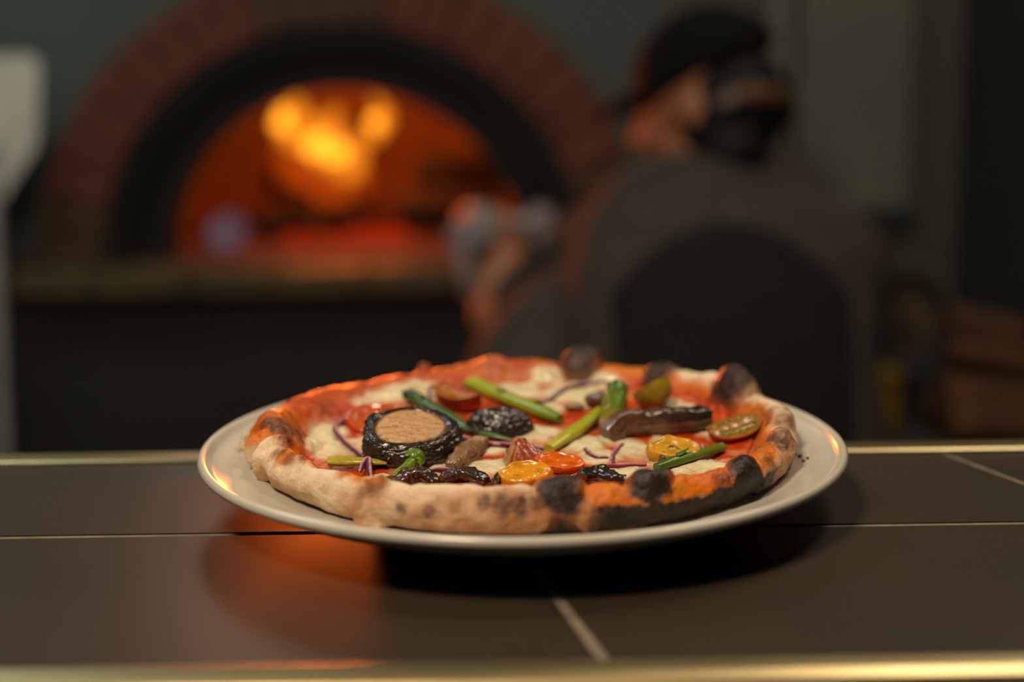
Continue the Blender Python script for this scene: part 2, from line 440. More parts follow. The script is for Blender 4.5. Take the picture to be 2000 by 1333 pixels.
flame(610, 275, 2.36, 0.09, 0.040, M['flame'], 0.0, 5)
flame(670, 320, 2.37, 0.07, 0.045, M['flame'], 0.0, 6)
for px_, py_, h_ in ((600, 340, .10), (650, 352, .09), (700, 345, .10), (560, 330, .10), (625, 375, .05), (665, 378, .05)):
    flame(px_, py_, 2.41, h_, .030, M['flame_low'], 0.0, px_ * .1)
flame(551, 245, 2.38, 0.030, 0.013, M['flame_hot'], 0.0, 7)
flame(555, 222, 2.40, 0.020, 0.008, M['flame_hot'], 0.0, 8)
flame(735, 240, 2.39, 0.030, 0.010, M['flame_hot'], 0.0, 8)
flame(620, 285, 2.33, 0.035, 0.024, M['flame_hot'], 0.0, 9)
flame(655, 300, 2.33, 0.030, 0.022, M['flame_hot'], 0.0, 10)

def log(name, p0, p1, r, mt, label, cat, group=None, seed=0, M_=10, n=9, flat=0.0):
    p0 = np.asarray(p0, float); p1 = np.asarray(p1, float)
    path = p0 + (p1 - p0) * np.linspace(0, 1, n)[:, None]
    V, Fc, s, a = tube_arrays(path, r, r, M_)
    c = path[np.minimum((s * (n - 1) + .5).astype(int), n - 1)]
    d = V - c
    k = 1 + 0.22 * noise(np.stack([np.cos(a), np.sin(a), s * 1.5], 1), 1.6, 2, seed)
    k = k * np.where(np.sin(a + seed) > 0.55, 1 - flat, 1)
    V = c + d * k[:, None]
    t = thing(name, label, cat, tuple((p0 + p1) / 2 - np.array([0, 0, r])), group)
    nb = (n - 1) * M_
    mesh('bark', V, [f for f in Fc[:nb]], mt, t)
    for e, f in (('cut_end', Fc[nb]), ('cut_end', Fc[nb + 1])):
        mesh(e, V[list(f)], [tuple(range(len(f)))], mt, t, False)
    return t
a_, b_ = at(535, 420, 2.34), at(560, 335, 2.52)
zb = ZH + 0.031
log('burning_log', (a_[0], 2.26, zb), (a_[0] + 0.012, 2.56, zb), 0.028, M['log'], 'charred log at the left under the flames in the oven', 'log', seed=1)
a_ = at(610, 400, 2.4)
log('burning_log', (a_[0], 2.26, zb), (a_[0] + 0.008, 2.56, zb), 0.029, M['log'], 'charred middle log directly below the brightest flame', 'log', seed=2)
a_ = at(690, 400, 2.4)
log('burning_log', (a_[0], 2.26, zb), (a_[0] - 0.01, 2.56, zb), 0.028, M['log'], 'charred log below the separate small right flame', 'log', seed=3)
a_ = at(545, 345, 2.42); c_ = at(700, 352, 2.42)
log('burning_log', (a_[0] - 0.03, 2.46, ZH + 0.098), (c_[0] + 0.03, 2.43, ZH + 0.10), 0.030, M['log'], 'charred log lying crosswise on top of the other logs', 'log', seed=4)
a_ = at(790, 390, 2.35); c_ = at(975, 390, 2.35)
log('burning_log', (a_[0], 2.36, ZH + 0.050), (c_[0], 2.30, ZH + 0.050), 0.047, M['log'], 'thick black log at the right side of the oven, lower one', 'log', seed=5)
log('burning_log', (a_[0] + 0.03, 2.40, ZH + 0.135), (c_[0] + 0.02, 2.34, ZH + 0.135), 0.042, M['log'], 'thick black log at the right side of the oven, upper one', 'log', seed=6)
emb = thing('ember_bed', 'red glowing embers on the oven floor before the logs', 'embers', (OX, 2.2, ZH))
random.seed(11)
for i in range(26):
    px_ = random.uniform(560, 800) if i < 12 else random.uniform(690, 795)
    b = at(px_, random.uniform(452, 478) if i < 12 else random.uniform(440, 470), 2.14 + 0.004 * i)
    r = random.uniform(0.008, 0.015)
    bm = bmesh.new(); bmesh.ops.create_icosphere(bm, subdivisions=1, radius=r)
    for v in bm.verts: v.co = Vector((b[0], b[1], ZH + r * 0.7)) + v.co * random.uniform(0.75, 1.2)
    bm_obj('ember', bm, M['ember'], emb)
# pale dish inside the mouth
pd = at(448, 440, 2.06)
dish = thing('enamel_dish', 'small pale lilac dish tilted inside the left of the oven mouth', 'dish', (pd[0], 2.06, ZH))
V, Fc, s, a = lathe_arrays([(0.001, 0.0), (0.03, 0.0), (0.047, 0.012), (0.052, 0.022), (0.049, 0.022), (0.043, 0.013), (0.028, 0.004), (0.001, 0.004)], 32)
rot = np.array(Euler((math.radians(62), 0, math.radians(-12))).to_matrix()); V = V @ rot.T
V = V * 0.8; V += np.array([pd[0], 2.075, ZH - V[:, 2].min() + 0.0])
mesh('bowl', V, Fc.tolist(), M['lilac'], dish)

# ------------------------------------------------------------------ tiled pass counter
cnt = thing('pass_counter', 'narrow brown tiled pass counter with brass edge trims', 'counter', (0, -0.06, 0))
ysl = 0.006                                         # the ledge runs very slightly skew to the picture
yb, ym, yf = [float(np.mean([P(a1, b1, ZC)[1], P(a2, b2, ZC)[1]])) for (a1, b1, a2, b2) in
              ((200, 905, 1825, 886), (300, 1049, 1820, 1021), (700, 1308, 1178, 1289))]
def yl(y, x): return y + ysl * x
def tile_piece(x0a, x0b, x1a, x1b, ya, yb_, name='tile', mt=None, z0=ZC - 0.012, z1=ZC, bev=0.0012):
    """tile whose left edge runs from (x0a, ya) to (x0b, yb_), its right one from (x1a, ya) to (x1b, yb_)"""
    bm = bmesh.new()
    pts = [(x0a, yl(ya, x0a)), (x1a, yl(ya, x1a)), (x1b, yl(yb_, x1b)), (x0b, yl(yb_, x0b))]
    lo = [bm.verts.new((x, y, z0)) for x, y in pts]; hi = [bm.verts.new((x, y, z1)) for x, y in pts]
    bm.faces.new(lo[::-1]); bm.faces.new(hi)
    for i in range(4):
        j = (i + 1) % 4; bm.faces.new((lo[i], lo[j], hi[j], hi[i]))
    bmesh.ops.bevel(bm, geom=[e for e in bm.edges if e.verts[0].co.z > z1 - 1e-5 and e.verts[1].co.z > z1 - 1e-5], offset=bev, segments=2, affect='EDGES')
    return bm_obj(name, bm, mt or M['tile'], cnt)
g = 0.0014
def joint(p, q):                                     # where the joint through two seen points meets the row's edges
    k = (q[0] - p[0]) / (q[1] - p[1])
    return lambda y: p[0] + k * (y - p[1])
jf = joint(P(1035, 1095, ZC), P(1178, 1285, ZC)); jb = joint(P(1850, 888, ZC), P(2000, 945, ZC))
for k in range(-2, 2):
    o_ = 0.60 * k
    tile_piece(jf(yf) + o_ + g, jf(ym) + o_ + g, jf(yf) + o_ + 0.60 - g, jf(ym) + o_ + 0.60 - g, yf, ym - g)
for k in range(-2, 1):
    o_ = 0.60 * k
    tile_piece(jb(ym) + o_ + g, jb(yb) + o_ + g, jb(ym) + o_ + 0.60 - g, jb(yb) + o_ + 0.60 - g, ym + g, yb)
tile_piece(-0.92, -0.92, 0.92, 0.92, yf, yb, 'grout', M['grout'], ZC - 0.02, ZC - 0.0007, 0.0001)
def strip(name, prof, mt, base):
    """profile (dy, dz) swept along the counter"""
    V = []; n = len(prof)
    for x in (-1.0, 1.0):
        for dy, dz_ in prof: V.append((x, yl(base, x) + dy, ZC + dz_))
    Fc = [(i, (i + 1) % n, n + (i + 1) % n, n + i) for i in range(n)] + [tuple(range(n)), tuple(range(2 * n - 1, n - 1, -1))]
    Fc = [tuple(reversed(f)) for f in Fc]
    return mesh(name, V, Fc, mt, cnt, False)
strip('back_trim', [(0.0, 0.0012), (0.0015, 0.0020), (0.016, 0.0022), (0.018, 0.001), (0.018, -0.02), (0.0, -0.02)], M['trim'], yb)
strip('back_nosing', [(0.0182, 0.0005), (0.0225, -0.0008), (0.027, -0.001), (0.033, -0.0035), (0.036, -0.008), (0.036, -0.03), (0.0182, -0.03)], M['nosing'], yb)
strip('front_trim', [(0.0, -0.02), (0.0, 0.0012), (-0.0015, 0.0016), (-0.009, 0.0008), (-0.013, -0.0008), (-0.0155, -0.0040), (-0.0165, -0.02)], M['trim'], yf)
strip('front_nosing', [(-0.0165, -0.003), (-0.021, -0.009), (-0.022, -0.03), (-0.0165, -0.03)], M['nosing'], yf)
box('counter_wall', (-1.0, yf + 0.01, 0.0), (1.0, yb - 0.008, ZC - 0.02), M['counter_body'], cnt, bev=0.003)

# ------------------------------------------------------------------ plate
PX, PY = 0.0045, 0.0
PZ = ZC
plate = thing('dinner_plate', 'large round off-white plate under the pizza on the tiled counter', 'plate', (PX, PY, ZC))
prof = [(0.0005, .0135), (0.06, .0136), (0.105, .0148), (0.130, .0185), (0.146, .0232), (0.1535, .0255), (0.1556, .0272), (0.1572, .0292),
        (0.1590, .0300), (0.1605, .0294), (0.1612, .0278), (0.1608, .0262), (0.1588, .0247), (0.150, .0205), (0.135, .0135), (0.118, .0090),
        (0.092, .0072), (0.080, .0056), (0.0765, .0012), (0.0745, .0), (0.0715, .0), (0.0695, .0022), (0.067, .0065), (0.05, .0072), (0.0005, .0072)]
pp = catmull(np.array([(r, z) for r, z in prof]), 150); pp[:, 0] = np.maximum(pp[:, 0], 0.0004)
V, Fc, s, a = lathe_arrays(pp, 160)
V += np.array([PX, PY, ZC])
nfl = 150 - 1
k_rim0 = int(np.argmin(np.hypot(pp[:, 0] - 0.1548, pp[:, 1] - 0.0262))); k_rim1 = int(np.argmin(np.hypot(pp[:, 0] - 0.1588, pp[:, 1] - 0.0247)))
row = np.repeat(np.arange(nfl), 160)
nr = vnormals(V, Fc); zz = np.zeros((len(V), 3))
for nm, selm in (('well', row < k_rim0), ('rim', (row >= k_rim0) & (row < k_rim1)), ('underside', row >= k_rim1)):
    sub(nm, V, Fc, selm, M['porcelain'], plate, zz, zz, nr)

# ------------------------------------------------------------------ pizza
CX, CY = 0.0065, 0.009
D2 = math.pi / 180
def periodic(deg, val, az):
    d = np.array(deg, float); v = np.array(val, float)
    o = np.argsort(d); d, v = d[o], v[o]
    dd = np.concatenate([d - 360, d, d + 360]); vv = np.concatenate([v, v, v])
    x = np.degrees(az) % 360
    i = np.searchsorted(dd, x) - 1
    t = (x - dd[i]) / (dd[i + 1] - dd[i]); t = t * t * (3 - 2 * t)
    return vv[i] * (1 - t) + vv[i + 1] * t
NA, NI, NC = 1300, 130, 150
az = np.linspace(0, 2 * np.pi, NA, endpoint=False)
# azimuth: 0 right, 90 back, 180 left, 270 front
RO = periodic([0, 30, 60, 90, 110, 135, 160, 175, 185, 195, 215, 240, 262, 270, 300, 330, 350],
              [.1395, .137, .134, .133, .133, .134, .138, .141, .141, .137, .134, .132, .131, .131, .133, .136, .138], az)
HC = periodic([0, 15, 30, 45, 60, 75, 90, 100, 112, 125, 140, 155, 170, 185, 200, 215, 230, 245, 258, 270, 285, 300, 315, 330, 345],
              [.020, .020, .022, .020, .018, .019, .021, .0225, .0195, .019, .018, .019, .020, .020, .018, .018, .019, .019, .0205, .0215, .0215, .020, .019, .018, .019], az)
WC = periodic([0, 40, 90, 130, 160, 185, 215, 250, 280, 320], [.024, .026, .028, .030, .032, .030, .022, .021, .022, .022], az)
u3 = np.stack([np.cos(az), np.sin(az), np.zeros(NA)], 1)
HC = HC * (1 + 0.10 * noise(u3, 5.0, 2, 1)) ; RO = RO + 0.0018 * noise(u3, 6.0, 3, 2); WC = WC * (1 + 0.12 * noise(u3, 7.0, 2, 3))
ZP = ZC + 0.0150                                     # lowest dough on the plate
TH_ = 0.0065                                         # thickness of the flat middle
RI = RO - WC
si = np.linspace(0.0, 1.0, NI) ** 0.9
ri = (0.0012 + (RI[None, :] - 0.0012) * si[:, None])
zi = np.full_like(ri, ZP + TH_)
tc_ = np.linspace(0, 1, NC + 1)[1:]
# crust section: control points (radial fraction of width, height fraction of crest)
sec = np.array([(0.0, 0.0), (0.10, 0.10), (0.22, 0.48), (0.40, 0.88), (0.60, 1.0), (0.80, 0.86), (0.95, 0.52), (1.0, 0.22), (0.975, -0.04), (0.86, -0.28), (0.70, -0.36)])
sc_ = catmull(sec, NC + 1)[1:]
rc = RI[None, :] + WC[None, :] * sc_[:, 0:1]
hz = HC - TH_
lift = periodic([0, 60, 120, 180, 230, 300], [.0005, 0, 0, .001, .0005, 0], az)
zc_ = ZP + TH_ + np.where(sc_[:, 1:2] > 0, sc_[:, 1:2] * hz[None, :], sc_[:, 1:2] / 0.36 * TH_) + lift[None, :]
R_all = np.vstack([ri, rc]); Z_all = np.vstack([zi, zc_])
# plate rises towards its rim: the dough follows it
Rp = np.stack([CX + R_all * np.cos(az), CY + R_all * np.sin(az)], -1)
rpl = np.hypot(Rp[..., 0] - PX, Rp[..., 1] - PY)
Z_all = Z_all + 0.9 * np.interp(rpl, [0, .105, .118, .130, .146, .153], [0, 0.0003, .0018, .0040, .0085, .0110])
Z_all[:NI] += 0.0022
Z_all += (0.0085 * sst(-0.01, 0.105, Rp[..., 1])) * np.concatenate([np.ones(NI), 1 - 0.75 * sst(0.05, 0.6, tc_)])[:, None]
Vp = np.stack([Rp[..., 0], Rp[..., 1], Z_all], -1).reshape(-1, 3)
NR = NI + NC
idx = np.arange(NR * NA).reshape(NR, NA); nx_ = np.roll(idx, -1, 1)
Fp = np.stack([idx[:-1], nx_[:-1], nx_[1:], idx[1:]], -1).reshape(-1, 4)
cp = np.repeat(np.concatenate([np.zeros(NI) - 1 + si, tc_]), NA)      # -1..0 middle, 0..1 over the crust
azv = np.tile(az, NR)
dirv = np.stack([np.cos(azv), np.sin(azv), np.zeros(len(azv))], 1)
oncr = sst(0.02, 0.30, cp)
# general lumps of the crust
N0 = vnormals(Vp, Fp)
lumps = 0.0030 * noise(Vp, 42, 3, 4) + 0.0011 * noise(Vp, 130, 2, 5)
low = 1 - sst(0.75, 0.98, cp)
Vp = Vp + N0 * (lumps * oncr * (0.25 + 0.75 * low))[:, None]
Vp[:, 2] += (1 - oncr) * (0.0011 * noise(Vp, 60, 3, 6) + 0.0004 * noise(Vp, 220, 2, 7))

def hit(px, py, maxd=4.0):
    """point of the pizza's surface first met along the sight line through a pixel"""
    x, y, d = proj(Vp)
    m = np.hypot(x - px, y - py) < maxd
    if not m.any(): return P(px, py, ZP + TH_)
    k = np.where(m)[0]; dm = d[k].min()
    k = k[d[k] < dm + 0.008]
    return Vp[k].mean(0)

def inner(px, py):
    """like hit(), but past the front crust onto the level of the toppings behind it"""
    q = hit(px, py)
    if q[1] < CY - 0.015 and np.hypot(q[0] - CX, q[1] - CY) > 0.106: q = P(px, py, ZC + 0.0245)
    return q
# folds and blistered bubbles: (pixel, depth offset from crust centre line, radius, height)
def crest(deg, f=0.6):
    i = int(round((deg % 360) / 360 * NA)) % NA
    r = RI[i] + WC[i] * f
    return np.array([CX + r * math.cos(az[i]), CY + r * math.sin(az[i])])
BUB = []                                             # (x, y, radius x-y, height, char)
def bubble_at(px, py, rad, h, char, z=None, sq=0.8):
    z = ZP + (HC.mean() if z is None else z)
    q = P(px, py, z)
    BUB.append((q[0], q[1], rad, h, char, sq))
bubble_at(1527, 822, .0090, .0055, .55, .022)
bubble_at(1462, 925, .0110, .0045, 1.0, .018)
bubble_at(1268, 950, .0115, .0055, 1.0, .018)
bubble_at(1092, 966, .0120, .0048, 1.0, .018)
bubble_at(560, 845, .0165, .0075, .30, .019)
bubble_at(1530, 868, .0085, .0035, .6, .018)
def bubble_crest(px, rad, h, char, f=0.55, sq=0.8):
    r_ = RI + WC * f; X_ = np.stack([CX + r_ * np.cos(az), CY + r_ * np.sin(az), np.full(NA, ZP + 0.025)], 1)
    xx = proj(X_)[0]; k = int(np.argmin(np.where(np.sin(az) > 0.25, np.abs(xx - px), 9e9)))
    BUB.append((X_[k, 0], X_[k, 1], rad, h, char, sq))
bubble_crest(1137, .0120, .0120, 1.0, sq=1.05)
bubble_crest(1293, .0115, .0034, .85, sq=1.0)
bubble_crest(1434, .0145, .0105, .90, .5, sq=.82)
bubble_crest(829, .0050, .0040, .7, .7)
bd = np.full((len(BUB), len(Vp)), 9.0)
for k, (bx, by, rad, h, ch, sq) in enumerate(BUB):
    w = 1 + 0.22 * noise(Vp, 110, 2, 20 + k)
    d = np.hypot(Vp[:, 0] - bx, Vp[:, 1] - by) / rad * w
    bd[k] = np.where(cp > 0.97, 9, d)
    f = np.clip(1 - d ** 2.2, 0, 1) ** 0.55
    Vp[:, 2] += h * f * (1 - 0.8 * sst(0.80, 0.98, cp))
    pinch = np.exp(-((d - 1.02) / 0.16) ** 2) * 0.0007
    Vp[:, 2] -= pinch * (cp < 0.9)
# seam in the front left crust and creases at the left end
def seam(p0, p1, wid, dep):
    global Vp
    a = np.asarray(p0)[:2]; b = np.asarray(p1)[:2]; ab = b - a
    t = np.clip(((Vp[:, :2] - a) @ ab) / (ab @ ab), 0, 1)
    d = np.linalg.norm(Vp[:, :2] - (a + t[:, None] * ab) + 0.0012 * noise(Vp, 150, 2, 9)[:, None], axis=1)
    f = np.exp(-(d / wid) ** 2) * (cp > 0.02)
    Vp = Vp - N0 * (dep * f)[:, None]
seam(hit(745, 950), hit(704, 1008), .0024, .0060)
seam(hit(575, 875), hit(505, 905), .0026, .0032)
seam(hit(600, 905), hit(540, 885), .0030, .0020)
seam(hit(520, 850), hit(490, 872), .0030, .0030)

# --- mozzarella patches
CH = [(775, 774, 92, 22), (830, 757, 42, 10), (705, 792, 36, 12), (635, 850, 42, 22), (655, 880, 55, 16), (745, 868, 42, 30), (770, 900, 40, 12), (1010, 765, 50, 16), (1125, 770, 68, 22), (1170, 752, 40, 14),
      (1070, 745, 35, 12), (1040, 850, 55, 14), (985, 850, 40, 10), (1135, 870, 50, 16), (1170, 893, 42, 14), (1205, 860, 36, 12), (1235, 880, 30, 18), (1290, 865, 20, 10), (1225, 925, 50, 12), (1345, 912, 72, 16),
      (1300, 790, 30, 12), (1330, 800, 26, 8), (1425, 850, 50, 8), (930, 915, 60, 16), (860, 920, 30, 10), (965, 880, 25, 10), (740, 935, 35, 8), (1300, 935, 50, 9), (1080, 905, 26, 9), (1075, 800, 28, 12)]
zt = ZP + TH_ + 0.004
mf = np.full(len(Vp), -9.0); mk_ = np.zeros(len(Vp), int)
nA = noise(Vp, 95, 3, 30); nB = noise(Vp, 260, 3, 31)
for k, (px_, py_, hx, hy) in enumerate(CH):
    c = inner(px_, py_); sc_px = FPX / ((c - CAMP) @ _F); rx = hx / sc_px
    ry = max(abs(inner(px_, py_ - hy)[1] - inner(px_, py_ + hy)[1]) / 2, 0.004)
    v = 1 - np.hypot((Vp[:, 0] - c[0]) / rx, (Vp[:, 1] - c[1]) / ry) / 1.25
    up = v > mf; mf = np.where(up, v, mf); mk_ = np.where(up, k, mk_)
mf = mf + 0.42 * nA + 0.24 * nB
clim = np.tile(periodic([0, 50, 90, 130, 170, 210, 270, 330], [.10, .2, .28, .22, .14, .12, .10, .10], az), NR)
cheese = sst(-0.16, 0.42, mf) * (1 - sst(-0.06, 0.08, cp - clim))
Vp[:, 2] += cheese * (0.0012 + 0.0004 * nA + 0.00008 * nB) + 0.0007 * sst(0.3, 0.9, mf)
# --- colours
n1 = noise(Vp, 70, 4, 40); n2 = noise(Vp, 210, 3, 41); n3 = noise(Vp, 30, 3, 42); n4 = noise(Vp, 480, 2, 43)
flour = np.array((.74, .59, .41)); tan_ = np.array((.52, .27, .115)); brown = np.array((.20, .062, .018)); orange = np.array((.66, .150, .004)); amber = np.array((.70, .25, .016))
sauce = np.array((.40, .034, .006)); saucel = np.array((.58, .085, .010)); cream = np.array((.68, .60, .37)); charc = np.array((.035, .022, .018)); charb = np.array((.085, .042, .030))
col = np.tile(flour, (len(Vp), 1))
col = mix(col, tan_, np.clip(0.28 + 0.9 * n1 + 0.30 * n2, 0, 1) * sst(0.50, 0.85, cp))
col = mix(col, tan_, np.clip(0.10 + n3 * 1.1, 0, 0.7))
# right and front-right outer crust is browner
azd = np.degrees(azv) % 360
fr = periodic([0, 60, 150, 200, 225, 245, 265, 290, 320, 345], [.35, .3, .1, 0., .12, .5, .75, .85, .7, .5], az)
fr = np.tile(fr, NR)
col = mix(col, np.array((.47, .205, .088)), np.clip(fr * 1.15 + 0.5 * n1, 0, 0.95) * sst(0.38, 0.62, cp))
# oil and sauce reach up the crust
toil = periodic([0, 20, 40, 55, 70, 90, 110, 130, 150, 165, 180, 190, 200, 215, 235, 250, 262, 275, 285, 300, 315, 330, 345],
                [.30, .22, .24, .45, .66, .88, .92, .92, .80, .72, .76, .66, .34, .34, .30, .20, .24, .42, .64, .70, .68, .52, .32], az)
toil = np.tile(toil, NR) + 0.10 * n1 + 0.05 * n2
oil = 1 - sst(-0.04, 0.10, cp - toil)
om = mix(np.tile(orange, (len(Vp), 1)), amber, np.clip(0.45 + 1.5 * n1 + 0.5 * n2, 0, 1))
om = mix(om, saucel, np.clip(0.1 + 1.6 * n3 - 0.6 * n1, 0, 1))
redz = np.tile(periodic([0, 60, 90, 115, 130, 145, 160, 175, 200, 260, 300, 330], [.2, .15, .2, .55, .85, .8, .9, .35, .25, .2, .25, .2], az), NR)
om = mix(om, np.array((.42, .050, .010)), np.clip(redz + 0.9 * n1 - 0.35 * sst(0.35, 0.75, cp), 0, 1))
for a1, b1 in ((0, 1),):
    w = oil[:, None]; col = col * (1 - w) + om * w
sm = mix(np.tile(sauce, (len(Vp), 1)), saucel, np.clip(0.4 + 1.4 * n1 + n2, 0, 1))
sm = mix(sm, np.array((.60, .33, .15)), np.clip(1.6 * n3 + 0.8 * n1 - 0.05, 0, 0.75))
mid = 1 - sst(-0.10, 0.10, cp - clim + 0.10 * n1)
col = col * (1 - mid[:, None]) + sm * mid[:, None]
cc = mix(np.tile(cream, (len(Vp), 1)), np.array((.66, .34, .12)), np.clip(1.5 * n1 - 0.35 + 0.4 * n2, 0, 0.55))
cc = mix(cc, np.array((.62, .26, .15)), np.clip(0.55 - 1.5 * mf + 0.6 * n2, 0, 0.6))
cc = mix(cc, np.array((.50, .33, .19)), np.clip(1.5 * n3 + 0.5 * n2 - 0.30, 0, 0.6))
cc = mix(cc, np.array((.78, .72, .50)), np.clip(1.6 * nA - 0.1, 0, 0.6))
col = col * (1 - cheese[:, None]) + cc * cheese[:, None]
for (px_, py_, r) in ((578, 884, .0085), (556, 890, .0080), (600, 896, .0060), (684, 922, .0075), (708, 928, .0075), (730, 936, .0070), (640, 912, .0045)):
    q = hit(px_, py_); f = 1 - sst(0.45, 1.1, np.linalg.norm(Vp - q, axis=1) / r * (1 + 0.4 * noise(Vp, 130, 2, 51)))
    col = mix(col, mix(np.tile((.58, .17, .012), (len(Vp), 1)), np.array((.22, .045, .010)), np.clip(0.35 + 1.5 * n2 + n1, 0, 1)), f * 0.95)
# brown and burnt places on the crust: (pixel x, y, radius m, strength of brown, strength of char)
SPOT = [(548, 830, .013, .45, .46), (585, 850, .010, .35, .46), (520, 826, .010, .5, .47), (560, 862, .008, .3, .45), (545, 880, .007, .7, .10), (570, 895, .007, .6, .05), (700, 925, .008, .75, .1), (735, 940, .006, .7, .15),
        (620, 760, .007, .6, .08), (640, 800, .010, .35, .0), (1030, 705, .006, .6, .2), (955, 700, .008, .4, .12), (905, 705, .006, .35, .1), (1080, 725, .006, .4, .12), (1260, 760, .007, .35, .1),
        (1500, 806, .009, .7, .30), (1535, 820, .010, .8, .34), (1520, 862, .011, .9, .42), (1485, 868, .008, .8, .22), (1450, 885, .006, .6, .2), (1505, 905, .007, .8, .32), (1440, 905, .008, .4, .2), (1462, 925, .013, .9, .62),
        (1420, 938, .007, .8, .45), (1268, 945, .014, 1., .68), (1092, 962, .0125, 1., .68), (1105, 985, .010, .9, .6),
        (985, 988, .008, .75, .44), (945, 983, .006, .6, .42), (1015, 990, .007, .7, .46), (1045, 985, .006, .7, .42), (1420, 955, .010, .9, .45), (1470, 940, .009, .9, .4), (785, 995, .004, .6, .40), (838, 1000, .005, .7, .42), (890, 990, .004, .5, .25), (860, 975, .003, .4, .2), (1000, 945, .010, .45, .12), (1420, 800, .010, .5, .15),
        (1390, 810, .006, .4, .1), (640, 950, .005, .3, .05), (600, 965, .005, .3, .04)]
char = np.zeros(len(Vp)); brw = np.zeros(len(Vp))
wob = 1 + 0.45 * noise(Vp, 120, 3, 50)
for (px_, py_, r, b1, c1) in SPOT:
    q = hit(px_, py_)
    d = np.linalg.norm(Vp - q, axis=1) / r * wob
    f = 1 - sst(0.35, 1.15, d)
    brw = np.maximum(brw, b1 * f); char = np.maximum(char, c1 * f)
for k, (bx, by, rad, h, ch, sq) in enumerate(BUB):
    f = 1 - sst(0.55, 1.08, bd[k] + 0.2 * n1)
    brw = np.maximum(brw, min(1, ch * 1.1) * (1 - sst(0.8, 1.2, bd[k]))); char = np.maximum(char, 0.60 * ch * f)
azs = np.degrees(azv) % 360
band = sst(279, 286, azs + 6 * n3) * (1 - sst(322, 336, azs + 6 * n3)) * sst(0.60, 0.69, cp + 0.07 * n1 + 0.04 * n2) * (1 - sst(0.90, 0.99, cp))
brw = np.maximum(brw, 0.9 * band); char = np.maximum(char, 0.64 * band)
bubf = np.zeros(len(Vp))
for k, (bx, by, rad, h, ch, sq) in enumerate(BUB):
    if ch > 0.8: bubf = np.maximum(bubf, 1 - sst(0.78 * sq, 1.22 * sq, bd[k] + 0.25 * n1))
brw = np.where(cp < 0.05, 0, brw); char = np.where(cp < 0.05, 0, char)
col = mix(col, brown, np.clip(brw * (0.75 + 0.8 * n2), 0, 0.95))
cb = mix(np.tile(charc, (len(Vp), 1)), charb, np.clip(0.5 + 1.6 * n1, 0, 1))
col = mix(col, cb, np.clip((char - 0.28) * 3.2 + 0.5 * n2, 0, 0.95) * (char > 0.05))
col = mix(col, mix(np.tile((.055, .028, .022), (len(Vp), 1)), np.array((.022, .015, .014)), np.clip(0.5 + 1.5 * n1 + n2, 0, 1)), bubf * 0.9)
# small blisters and leopard spots over the oiled crust
leo = np.clip((n2 + 0.5 * n4 - 0.20) * 4, 0, 1) * oncr * (1 - sst(0.5, 0.8, cp)) * np.clip(0.25 + n3, 0, 1)
col = mix(col, np.array((.22, .05, .012)), np.clip(leo, 0, 0.75))
# rough crumb colour in the seams, darker underside
under = sst(0.90, 0.99, cp)
col = mix(col, np.array((.30, .17, .08)), under * 0.8)
aux = np.zeros((len(Vp), 3))
wet = np.maximum(mid * (1 - 0.0), oil * 0.75)
aux[:, 0] = 0.75 - 0.50 * wet; aux[:, 0] = np.where(cheese > 0.5, 0.20, aux[:, 0]); aux[:, 0] = np.where(char > 0.3, np.minimum(aux[:, 0], 0.50), aux[:, 0])
aux[:, 1] = np.clip(char, 0, 0.75)
aux[:, 2] = 0.35 + 0.5 * oncr; aux[:, 2] = np.where(cheese > 0.5, 0.12, aux[:, 2])
NP_ = vnormals(Vp, Fp)

pizza = thing('pizza', 'round wood fired pizza with charred blistered crust on the white plate', 'pizza', (CX, CY, ZP))
fc_ch = cheese[Fp].mean(1); fcp = cp[Fp].mean(1)
fb = bd[:, Fp].mean(2); bk = fb.argmin(0); bmn = fb.min(0)
isb = (bmn < 0.98) & (fcp < 0.9)
isc = (fc_ch > 0.45) & ~isb
iss = (fcp < 0.06) & ~isc & ~isb
sub('crust', Vp, Fp, ~(isb | isc | iss), M['dough'], pizza, col, aux, NP_)
sub('sauce', Vp, Fp, iss, M['dough'], pizza, col, aux, NP_)
fk = mk_[Fp[:, 0]]
GR = [[0, 1, 2], [3, 4], [5, 6], [7, 10], [8, 9], [11, 12], [13, 14], [15], [16, 17], [18], [19, 27], [20, 21], [22], [23, 24], [25], [26], [28], [29]]
for gset in GR:
    sub('mozzarella', Vp, Fp, isc & np.isin(fk, gset), M['dough'], pizza, col, aux, NP_)
for k in range(len(BUB)):
    sub('crust_bubble', Vp, Fp, isb & (bk == k), M['dough'], pizza, col, aux, NP_)

# ------------------------------------------------------------------ toppings (each one can be lifted off)
def up(px, py, dz=0.0):
    q = inner(px, py + 7).copy(); q[2] += dz; return q
def ground(x, y):
    d = (Vp[:, 0] - x) ** 2 + (Vp[:, 1] - y) ** 2
    k = np.argmin(np.where(cp < 0.6, d, 9)); return Vp[k, 2]
def solid(part, V, Fc, col, mt, parent, smooth=True):
    V = np.asarray(V)
    return mesh(part, V, Fc if isinstance(Fc, list) else Fc.tolist(), M[mt], parent, smooth, col)
def blob(nu=40, nv=24):
    """unit sphere grid: verts, faces, (theta, phi)"""
    th = np.linspace(0, 2 * np.pi, nu, endpoint=False); ph = np.linspace(-np.pi / 2 + 0.03, np.pi / 2 - 0.03, nv)
    V = np.stack([np.outer(np.cos(ph), np.cos(th)), np.outer(np.cos(ph), np.sin(th)), np.outer(np.sin(ph), np.ones(nu))], -1).reshape(-1, 3)
    idx = np.arange(nu * nv).reshape(nv, nu); nx = np.roll(idx, -1, 1)
    Fc = [tuple(f) for f in np.stack([idx[:-1], nx[:-1], nx[1:], idx[1:]], -1).reshape(-1, 4).tolist()]
    Fc += [tuple(range(nu - 1, -1, -1)), tuple(range((nv - 1) * nu, nv * nu))]
    return V, Fc
